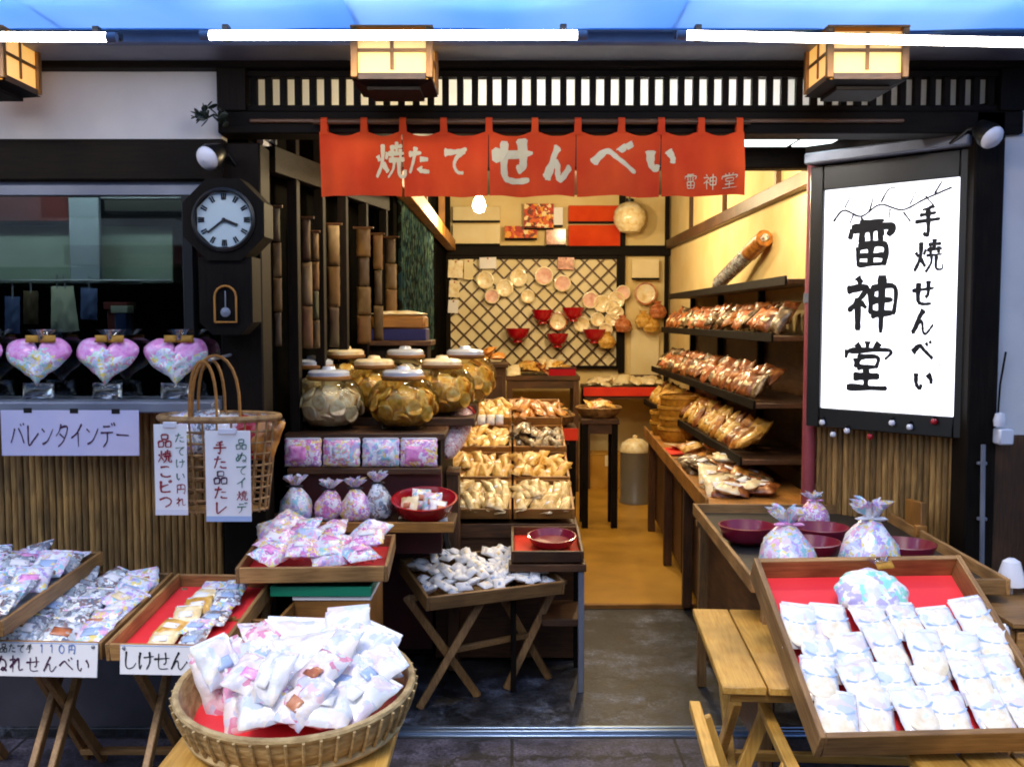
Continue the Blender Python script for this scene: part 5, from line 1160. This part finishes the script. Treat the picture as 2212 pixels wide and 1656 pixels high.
for k in range(18):
    i, j = k % 3, k // 3
    film_pack(tB @ TR((-.105 + i * .105 + rd.uniform(-.015, .015), .09 + j * .076, -.028 + rd.uniform(0, .022)), R(14) + rd.uniform(-.15, .15), rd.uniform(-.25, .25), rd.uniform(-.4, .4)), (M_GREYP, M_GREYP, M_PALEC)[k % 3],
              'silver film cracker bag in the tray behind the white price card', 'bags in the price card tray', .11, .12, .032, k, (M_PAPER, M_SALMON, M_BLUEP, M_CREAMP)[k % 4])
for k in range(24):
    i, j = k % 3, k // 3
    film_pack(tA @ TR((-.115 + i * .11 + rd.uniform(-.015, .015), .09 + j * .07, -.022 + rd.uniform(0, .035)), R(16) + rd.uniform(-.2, .2), rd.uniform(-.3, .3), rd.uniform(-.5, .5)), (M_GREYP, M_PALEC)[k % 2],
              'silver white film bag heaped in the raised tray', 'bags in the raised tray', .11, .12, .034, k + 1, (M_PAPER, M_BLUEP, M_PAPER, M_HEARTP)[k % 4])
for k in range(12):
    i, j = k % 2, k // 2
    film_pack(tC @ TR((-.02 + i * .085 + rd.uniform(-.012, .012) - .01 * (j < 2), .085 + j * .074, -.038 + rd.uniform(0, .016)), R(8) + rd.uniform(-.12, .12), rd.uniform(-.15, .15), rd.uniform(-.3, .3)), (M_CREAMP, M_GREYP, M_SENB2, M_PALEC)[k % 4] if j < 5 else M_PALEC,
              'clear pack of broken crackers on the bright red lining', 'packs in the red lined low tray', .085, .10, .026, k, (M_PAPER, M_BLUEP)[k % 2])
def card(mtx, w, h, label, rows_):
    t = thing('price_card', label, 'sign', None, mtx)
    obj('card', B((-w / 2, 0, 0), (w / 2, .004, h), .001), M_PAPER, t)
    for (txt, z, s_, x0, dx, w_, mt) in rows_:
        for k, ch in enumerate(txt): letter(t, ch, x0 + k * dx, z, s_, w_, mt[k % len(mt)] if isinstance(mt, list) else mt, k, .85)
    obj('edge', B((-w / 2, -.001, h - .003), (w / 2, -.0002, h), .0003), M_BLUEP, t)
    for s_ in (-1, 1): obj('tack', MB().lathe([(.001, -.006), (.005, -.004), (.005, 0)], 8, (s_ * w * .46, 0, h * .9), None, 'y'), M_ALU, t)
a, b_ = W(256, 1440, 2.815), W(478, 1382, 2.815)
card(TR((cC + ex * .02 + Vector((0, -.012, -.085))), R(-6), 0, R(-3)), .295, .085, 'white card reading a shike senbei name on the red lined tray', [('しけせんべい', .042, .062, -.118, .048, 11, M_INK)])
card(TR((cB - ex * .0 + Vector((0, -.014, -.10))), R(-6), 0, R(-3)), .335, .10, 'white price card with two lettered lines on the silver bag tray', [('ぬれせんべい', .038, .054, -.125, .05, 12, M_INKPLUM), ('品たて手', .082, .028, -.115, .026, 16, M_INK), ('110円', .082, .028, .0, .03, 16, M_INKBLUE)])
# ---- crate, green lid and boxes under the sweets tray
def pbx(u0, v0, u1, v1, Y, d): return W(u0, v1, Y), W(u1, v0, Y)
a, b_ = pbx(636, 1296, 800, 1400, 3.28, .3); c = Vector(((a.x + b_.x) / 2, 3.28, 0))
t = thing('storage_box', 'brown wooden box with pale rim under the sweets tray', 'box', None, TR(c)); hw = (b_.x - a.x) / 2
obj('body', B((-hw, 0, .25), (hw, .32, b_.z), .004), M_OCHREW[0], t); obj('pale_rim', B((-hw - .004, -.006, b_.z), (hw + .004, .326, zv(1286, 3.28)), .003), M_PAPER, t); obj('plinth', B((-hw + .02, .02, 0), (hw - .02, .3, .249)), M_DARK[2], t)
t = thing('green_tray', 'flat green plastic tray on the brown storage box', 'tray', None, TR((c.x - .035, 3.27, zv(1285, 3.28))))
z1 = zv(1264, 3.28) - zv(1285, 3.28)
obj('base', B((-hw - .03, 0, 0), (hw + .03, .3, .006)), M_GREENBOX, t)
for q in (((-hw - .04, -.006, 0), (hw + .04, .0, z1)), ((-hw - .04, .3, 0), (hw + .04, .306, z1)), ((-hw - .04, .0005, 0), (-hw - .031, .2995, z1)), ((hw + .031, .0005, 0), (hw + .04, .2995, z1))): obj('rim_wall', B(*q), M_GREENBOX, t)
t = thing('wooden_crate', 'slatted honey coloured crate beside the red lined tray', 'crate', None, TR((W(565, 1380, 3.12).x, 3.10, 0), 0, 0, R(-3)))
for k in range(5): obj('slat', B((-.11, -.002, .25 + k * .072), (.05, .012, .25 + k * .072 + .062)), M_OCHREW[0], t); obj('slat', B((-.122, .014, .25 + k * .072), (-.11, .42, .25 + k * .072 + .062)), M_OCHREW[1], t); obj('slat', B((.05, .014, .25 + k * .072), (.062, .42, .25 + k * .072 + .062)), M_OCHREW[1], t)
for x in (-.105, .04):
    for y in (.016, .38): obj('corner_post', B((x, y, 0), (x + .02, y + .02, .6)), M_OCHREW[2], t)
# ---- sweets tray
tD = TR((-.66, 3.235, .735), R(3), 0, R(3))
tray('wooden_tray', 'wooden tray with red lining heaped with pink sweets bags', tD, .50, .40, .055, M_TAN, M_REDLINER)
rd = random.Random(9)
for k in range(13):
    i, j = k % 4, k // 4
    q = film_pack(tD @ TR((-.145 + i * .10 + rd.uniform(-.02, .02), .105 + j * .08, -.014 + .014 * j + rd.uniform(0, .025)), R(20) + rd.uniform(-.25, .25), rd.uniform(-.35, .35), rd.uniform(-.6, .6)), (M_CANDY, M_CANDY2, M_PALEC)[k % 3],
              'pink and white sweets bag heaped in the red lined sweets tray', 'bags in the sweets tray', .115, .13, .05, k, (M_HEARTP, M_PAPER, M_HEARTC)[k % 3])
# ---- white packet tray on crossed legs in the doorway
tE = TR((-.054, 3.90, .478), R(12), 0, R(24))
tray('wooden_tray', 'wooden tray heaped with tiny white packets on crossed legs in the doorway', tE, .60, .36, .06, M_TAN)
rd = random.Random(12)
for k in range(84):
    i, j = k % 12, k // 12
    t = thing('white_packet', 'tiny white wrapped packet in the doorway tray', 'cracker pack', 'tiny packets in the doorway tray',
              tE @ TR((-.25 + i * .0455 + rd.uniform(-.012, .012), .062 + j * .043 + rd.uniform(-.01, .01), -.040 + rd.uniform(0, .045) + .014 * math.sin(i / 11 * 3.14)), rd.uniform(-.5, .6), rd.uniform(-.5, .5), rd.uniform(-1.6, 1.6)))
    obj('wrapper', cm('tinyw%d' % (k % 4), lambda: MB().pillow(.046, .066, .024, 6, 6, k % 4, .16), M_WTINY), None, t)
    obj('print_mark', cm('tinym%d' % (k % 3), lambda: MB().pillow(.012, .02, .003, 3, 3, 1, 0, c=(0, 0, .0225)), (M_BLUEP, M_PAPER, M_CREAMP)[k % 3]), None, t)
t = thing('folding_stool', 'wooden folding stand with two crossed leg pairs in the doorway', 'stand')
f1, f2 = Vector((-.37, 3.87, .004)), Vector((-.14, 3.98, .004)); g1, g2 = Vector((-.025, 4.08, .004)), Vector((.16, 4.18, .004))
for (p, q) in ((f1, f2), (g1, g2)):
    d = Vector((.0, .022, 0)); obj('leg', MB().bar(p, Vector((q.x + .03, q.y, .43)), .032, .02, (0, 1, 0), .003), M_TAN[2], t)
    obj('leg', MB().bar(q + d, Vector((p.x - .05, p.y, .45)) + d, .032, .02, (0, 1, 0), .003), M_TAN[2], t)
obj('rail', MB().bar((-.17, 3.93, .43), (-.03 + .13, 4.03, .43), .03, .022), M_TAN[0], t); obj('rail', MB().bar((-.42, 3.9, .435), (-.11, 4.16, .45), .03, .022), M_TAN[0], t)
obj('rail', MB().bar((.02, 4.1, .44), (.23, 4.17, .44), .03, .02), M_TAN[0], t)
obj('cross_rail', MB().bar(f1.lerp(f2, .5) + Vector((0, 0, .215)), g1.lerp(g2, .5) + Vector((0, 0, .215)), .022, .022), M_TAN[0], t)
# ---- round basket on a plank stool
t = thing('plank_stool', 'golden plank stool under the round basket', 'stool', None, TR((-.48, 2.02, 0)))
for k in range(4): obj('plank', B((-.23 + k * .116, -.3, .635), (-.23 + k * .116 + .111, .26, .657), .003), M_GOLD[1], t)
for sx in (-.2, .2):
    obj('leg', MB().bar((sx, -.27, .63), (sx, .24, 0), .034, .022, (1, 0, 0), .003), M_GOLD[2], t); obj('leg', MB().bar((sx * .88, .24, .63), (sx * .88, -.27, 0), .034, .022, (1, 0, 0), .003), M_GOLD[2], t)
for y in (-.27, .23): obj('rail', B((-.22, y - .015, .60), (.22, y + .015, .634)), M_GOLD[0], t)
tb = TR((-.465, 2.11, .676), R(6), 0, 0)
t = thing('round_basket', 'round shallow pale bamboo basket heaped with white packages', 'basket', None, tb)
RB = .252
mb = MB(); rip = lambda a, j: .006 * math.sin(40 * a + 3.14 * (j % 2))
mb.lathe([(.001, .0), (.20, .0), (.225, .02), (.238, .045), (.246, .07), (RB, .095), (RB - .012, .095), (.232, .07), (.222, .045), (.21, .022), (.001, .01)], 80, (0, 0, 0), rip)
obj('weave', mb, M_BASKET, t)
for z, r_ in ((.094, RB - .004), (.02, .228)): obj('hoop', MB().tube([(r_ * math.cos(2 * math.pi * k / 48), r_ * math.sin(2 * math.pi * k / 48), z) for k in range(49)], .0085, 8, False), M_BASKET, t)
for k in range(48):
    a = 2 * math.pi * k / 48; obj('stake', cm('stake', lambda: MB().tube([(.217, 0, .008), (.236, 0, .03), (.249, 0, .06), (.2585, 0, .092)], .0035, 5), M_BASKET), None, t, TR((0, 0, 0), 0, 0, a))
obj('liner', MB().lathe([(.001, .013), (.205, .014), (.219, .03), (.21, .034), (.001, .03)], 32), M_REDLINER, t)
def gift_sq(mtx, mat, label, w, h, tk, seed, patch=None, group=None):
    q = thing('wrapped_package', label, 'package', group, mtx)
    obj('wrapper', MB().pillow(w, h, tk, 11, 11, seed, .2), mat, q)
    obj('label_patch', MB().pillow(w * .4, h * .25, .006, 4, 4, seed, 0, c=(w * .05, -h * .15, tk * .97)), patch or M_PAPER, q)
    obj('top_seal', B((-w * .47, h * .46, tk * .4), (w * .47, h * .56, tk * .48), .001), mat, q)
    obj('tear_strip', B((-w * .45, h * .40, tk * .56), (w * .45, h * .42, tk * .58), .001), M_BLUEP, q)
GBK = 'packages heaped in the round basket'
for k, (x, y, z, rx, ry, rz, w, h, mt, lab, pt) in enumerate((
    (-.165, .04, .07, 62, -12, 30, .12, .16, M_WPINK, 'pink striped package standing at the crate side of the round basket', M_PAPER),
    (-.10, -.03, .05, 48, 10, 25, .11, .14, M_WPINK, 'pink and white package leaning on the striped one in the round basket', M_PAPER),
    (-.02, .12, .085, 46, 4, 4, .17, .17, M_WPACK, 'large white package at the back of the round basket', None),
    (.10, .13, .115, 60, -10, -12, .11, .16, M_WPACK, 'white package sticking up highest in the round basket', None),
    (.14, .08, .10, 42, 10, -30, .12, .15, M_WPACK, 'white package with dark patch on the doorway side of the round basket', M_SENB4),
    (.165, .02, .09, 30, 14, -60, .11, .14, M_WPACK, 'white package on the doorway rim of the round basket', None),
    (.02, .03, .10, 28, -6, 8, .16, .17, M_WPACK, 'large white package in the middle of the round basket', None),
    (.10, -.02, .09, 24, 8, -14, .15, .16, M_WPACK, 'white package with grey print in the round basket', M_BLUEP),
    (-.03, -.085, .075, 14, -4, 14, .14, .15, M_WPACK, 'white package with pink edge above the red lining of the basket', M_CANDY2),
    (.07, -.105, .075, 10, 4, -6, .15, .14, M_WPACK, 'white package lying at the street rim of the round basket', None),
    (.14, -.06, .075, 14, 10, -36, .13, .14, M_WPACK, 'white package by the dark gap in the round basket', None),
    (-.10, .12, .07, 45, -20, 20, .12, .14, M_WPACK, 'white package behind the pink striped one in the round basket', M_SENB4))):
    gift_sq(tb @ TR((x, y, z), R(rx), R(ry), R(rz)), mt, lab, w, h, .055, k, pt, GBK)

rd = random.Random(31)
for k in range(15):
    a = k * 2.4 + .3; rr = (.175, .10, .14)[k % 3]; x, y = rr * math.cos(a), rr * math.sin(a) + .01
    if x < -.02 and y < -.05: y = -y
    pk = k % 3 == 0
    gift_sq(tb @ TR((x, y, .085 + .05 * (1 - rr / .2) + rd.uniform(0, .03)), R(rd.uniform(15, 50)), R(rd.uniform(-20, 20)), R(rd.uniform(-60, 60))), (M_WPINK, M_WPACK)[k % 2], ('small pink printed white packet among the large packages in the round basket', 'small plain white packet among the large packages in the round basket')[k % 2], .085, .11, .04, k + 20, (M_HEARTP, M_BLUEP, M_SALMON, M_PAPER)[k % 4], 'small packets in the round basket')

# ================================================================== FRONT RIGHT
# plank table
t = thing('plank_table', 'golden plank folding table under the red display tray', 'table', None, TR((.90, 2.50, 0), 0, 0, R(-4)))
for k in range(6): obj('plank', B((-.355 + k * .119, 0, .578), (-.355 + k * .119 + .114, .70, .60), .003), M_GOLD[1], t)
for y in (.04, .62): obj('rail', B((-.33, y, .545), (.34, y + .03, .577)), M_GOLD[0], t)
for x in (-.31, .30):
    obj('leg', MB().bar((x, .05, .55), (x, .62, .0), .036, .024, (1, 0, 0), .003), M_GOLD[2], t); obj('leg', MB().bar((x + .028, .63, .55), (x + .028, .04, 0), .036, .024, (1, 0, 0), .003), M_GOLD[2], t)
obj('cross_rail', B((-.32, .32, .26), (.34, .345, .285)), M_GOLD[0], t)
# crossed legs seen under the left corner
t = thing('folding_stool', 'golden folding stool with crossed legs below the plank table', 'stool', None, TR((.58, 2.25, 0), 0, 0, R(-4)))
obj('leg', MB().bar((-.10, .1, .46), (.06, .1, 0), .042, .024, (0, 1, 0), .003), M_GOLD[2], t); obj('leg', MB().bar((.09, .13, .46), (-.10, .13, 0), .036, .022, (0, 1, 0), .003), M_GOLD[2], t)
obj('leg', MB().bar((-.08, .42, .46), (.08, .42, 0), .036, .024, (0, 1, 0), .003), M_GOLD[2], t); obj('leg', MB().bar((.09, .45, .46), (-.08, .45, 0), .036, .022, (0, 1, 0), .003), M_GOLD[2], t)
for x in (-.10, .09): obj('rail', B((x - .015, .07, .455), (x + .015, .48, .48)), M_GOLD[1], t)
# second low plank stool in front
t = thing('plank_stool', 'golden plank stool below the front edge of the red display tray', 'stool', None, TR((1.18, 2.12, 0)))
for k in range(4): obj('plank', B((-.22 + k * .125, -.16, .475), (-.22 + k * .125 + .12, .24, .497), .003), M_GOLD[1], t)
for x in (-.19, .24):
    obj('leg', MB().bar((x, -.14, .47), (x, .22, 0), .034, .022, (1, 0, 0), .003), M_GOLD[2], t); obj('leg', MB().bar((x - .024, .22, .47), (x - .024, -.14, 0), .034, .022, (1, 0, 0), .003), M_GOLD[2], t)
for y in (-.13, .2): obj('rail', B((-.21, y, .445), (.27, y + .025, .474)), M_GOLD[0], t)
# tilted display tray
tR_ = TR((1.012, 2.262, .585), R(29.5), 0, R(3.5)); WR, LR = .60, .60
tray('display_tray', 'tilted wooden display tray with red lining and rows of white packs', tR_, WR, LR, .075, M_TAN, M_REDLINER, .016)
t = thing('tray_prop', 'wooden block propping the tilted display tray', 'prop', None, TR((1.02, 2.68, .601)))
obj('block', B((-.22, -.03, 0), (.22, .03, .09)), M_TAN[0], t); obj('wedge', B((-.2, -.02, .091), (.2, .025, .105)), M_TAN[0], t)
rd = random.Random(3)
def cpack(mtx, label, group, seed):
    rs = random.Random(seed * 13 + 5); mtx = mtx @ Matrix.Diagonal((rs.uniform(.92, 1.08), rs.uniform(.9, 1.12), rs.uniform(.8, 1.3), 1))
    t = thing('cracker_pack', label, 'cracker pack', group, mtx)
    obj('wrapper', cm('cpw%d' % (seed % 3), lambda: MB().pillow(.094, .125, .024, 9, 9, seed % 3, .14), M_WPACK), None, t)
    obj('cracker', cm('cpc%d' % (seed % 2), lambda: MB().disc(.037, .008, 16, (0, -.026, .0182), .03, seed), M_CRACK), None, t)
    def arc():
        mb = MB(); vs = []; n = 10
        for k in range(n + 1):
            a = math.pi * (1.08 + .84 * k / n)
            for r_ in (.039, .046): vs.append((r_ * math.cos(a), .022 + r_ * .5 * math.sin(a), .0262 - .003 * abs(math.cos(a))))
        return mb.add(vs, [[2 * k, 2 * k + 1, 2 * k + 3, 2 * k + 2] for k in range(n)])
    obj('printed_arc', cm('cparc', arc, M_BLUEP), None, t)  # blue shadow arc on the pack, put in as colour
    obj('end_seal', cm('cps', lambda: B((-.043, .058, .009), (.043, .068, .014), .001), M_WPACK), None, t)
rnm = ['row next to the shell pack', 'second display tray row', 'third display tray row', 'row against the tray front rail']
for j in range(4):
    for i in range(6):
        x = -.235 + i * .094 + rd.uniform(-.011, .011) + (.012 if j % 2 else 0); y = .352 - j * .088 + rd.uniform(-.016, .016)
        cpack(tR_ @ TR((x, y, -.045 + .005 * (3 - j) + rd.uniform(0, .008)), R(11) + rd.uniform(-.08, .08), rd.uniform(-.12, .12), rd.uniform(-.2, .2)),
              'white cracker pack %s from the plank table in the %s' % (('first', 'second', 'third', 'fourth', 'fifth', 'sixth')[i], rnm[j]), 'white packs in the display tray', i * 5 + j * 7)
def shell_out(w, h):
    def f(a, b):
        r = max(abs(a), abs(b)); th = math.atan2(b, a)
        k = 1 + .018 * math.cos(9 * th); sx_ = r * math.cos(th) * w / 2 * k; sy_ = r * math.sin(th) * h / 2 * k * (1 if b > 0 else .92)
        return sx_, sy_
    return f
t = thing('shell_pack', 'large round white shell shaped pack on the red lining of the display tray', 'gift pack', None, tR_ @ TR((-.005, .47, -.05), R(12), 0, R(4)))
obj('body', MB().pillow(.2, .155, .075, 20, 20, 4, .035, .02, out=shell_out(.205, .165)), M_SHELLP, t)
obj('twist', MB().lathe([(.006, 0), (.014, .012), (.03, .03)], 14, (0, 0, 0), lambda a, j: .2 * j * math.sin(6 * a)), M_FILM, t, TR((.05, .078, .045), R(-60), 0, 0))
obj('ribbon', MB().pillow(.05, .025, .012, 5, 4, 2, .15, c=(.06, .08, .05)), M_GOLDBASK, t)
# dark tray table behind with maroon bowls and sweets bags
tF = TR((1.12, 2.98, .765), R(0), 0, R(-2)); 
tray('glass_tray', 'dark shallow tray table with maroon bowls behind the display tray', tF, .78, 1.22, .05, M_TAN, plain('dark_tray_liner', '#1c1c1e', .5), .014)
t = thing('tray_table', 'folding table frame under the dark shallow tray', 'table', None, TR((1.13, 3.0, 0)))
for x in (-.33, .33):
    for y in (.05, 1.1): obj('leg', B((x - .018, y, .005), (x + .018, y + .036, .685)), M_TAN[2], t)
for y in (.06, 1.1): obj('rail', B((-.36, y, .685), (.36, y + .03, .712)), M_TAN[0], t)
obj('side_panel', B((-.31, .09, .12), (-.295, 1.1, .684)), M_BROWN[1], t)
for k, (x, y, lab) in enumerate(((-.28, .62, 'maroon bowl behind the tall pastel sweets bag'), (-.02, .60, 'maroon bowl between the two pastel sweets bags'), (.19, .34, 'maroon bowl beside the gathered pastel bag'), (-.12, .36, 'low maroon bowl under the pastel sweets bags'))):
    q = thing('maroon_bowl', lab, 'bowl', None, tF @ TR((x, y, -.037)))
    r_ = .105; obj('shell', cm('mbowl', lambda: MB().lathe([(.001, .006), (.06, .004), (.088, .024), (r_, .07), (r_ * .94, .071), (.078, .03), (.001, .014)], 24), M_MAROONB), None, q); obj('foot', cm('mfoot', lambda: MB().lathe([(.05, 0), (.052, .006), (.046, .01)], 14), M_MAROONB), None, q)
giftbag(tF @ TR((-.245, .16, -.036)), M_PALEC, 'tall pastel print sweets bag gathered at the top behind the display tray', 'pastel bags behind the display tray', .088, .215, M_HEARTP, 5, M_PALEC)
giftbag(tF @ TR((.02, .18, -.036)), M_PALEC, 'pastel print sweets bag with lilac tie behind the display tray', 'pastel bags behind the display tray', .092, .235, M_WHITEPL, 6, M_PALEC)
giftbag(tF @ TR((.05, .95, -.036)), M_CANDY2, 'small pink sweets bag at the far end of the dark shallow tray', None, .06, .13, M_HEARTP, 7, M_PALEC)
# honey board leaning at the angled wall
t = thing('leaning_board', 'honey coloured board leaning on the angled bamboo wall', 'board', None, TR((1.52, 3.70, 0)))
obj('board', MB().bar((0, 0, .005), (.02, .06, .86), .15, .02, (1, 0, 0)), M_OCHREW[2], t); obj('cleat', B((-.01, -.03, .74), (.03, .0, .78)), M_OCHREW[0], t)
# small shaded lamp and crate on the far right
p = W(2182, 1300, 3.1)
t = thing('shaded_lamp', 'small white shaded lamp on a thin stem beside the dark post', 'lamp', None, TR((p.x, 3.1, 0)))
zb2 = W(2182, 1262, 3.1).z; zt2_ = W(2182, 1205, 3.1).z
obj('stem', MB().tube([(0, 0, .03), (0, 0, zb2 + .03)], .007, 8), M_WHITEPL, t); obj('shade', MB().lathe([(.045, zb2), (.042, zb2 + .02), (.026, zt2_ - .01), (.01, zt2_), (.001, zt2_)], 16), M_WHITEPL, t); obj('base', MB().lathe([(.001, .0), (.07, .0), (.07, .012), (.02, .03), (.001, .03)], 16), M_BLACK, t)
p = W(2190, 1345, 2.95)
t = thing('wooden_crate', 'tan wooden crate beside the display tray', 'crate', None, TR((1.56, 2.80, 0)))
for k in range(8): obj('slat', B((-.11, 0, .04 + k * .078), (.25, .012, .04 + k * .078 + .068)), M_TAN[0], t); obj('slat', B((-.122, .013, .04 + k * .078), (-.11, .3, .04 + k * .078 + .068)), M_TAN[1], t)
for x in (-.108, .228):
    for y in (.0125, .28): obj('corner_post', B((x, y, 0), (x + .02, y + .02, .66)), M_TAN[2], t)
obj('lid', B((-.13, -.01, .668), (.26, .31, .684)), M_TAN[0], t)
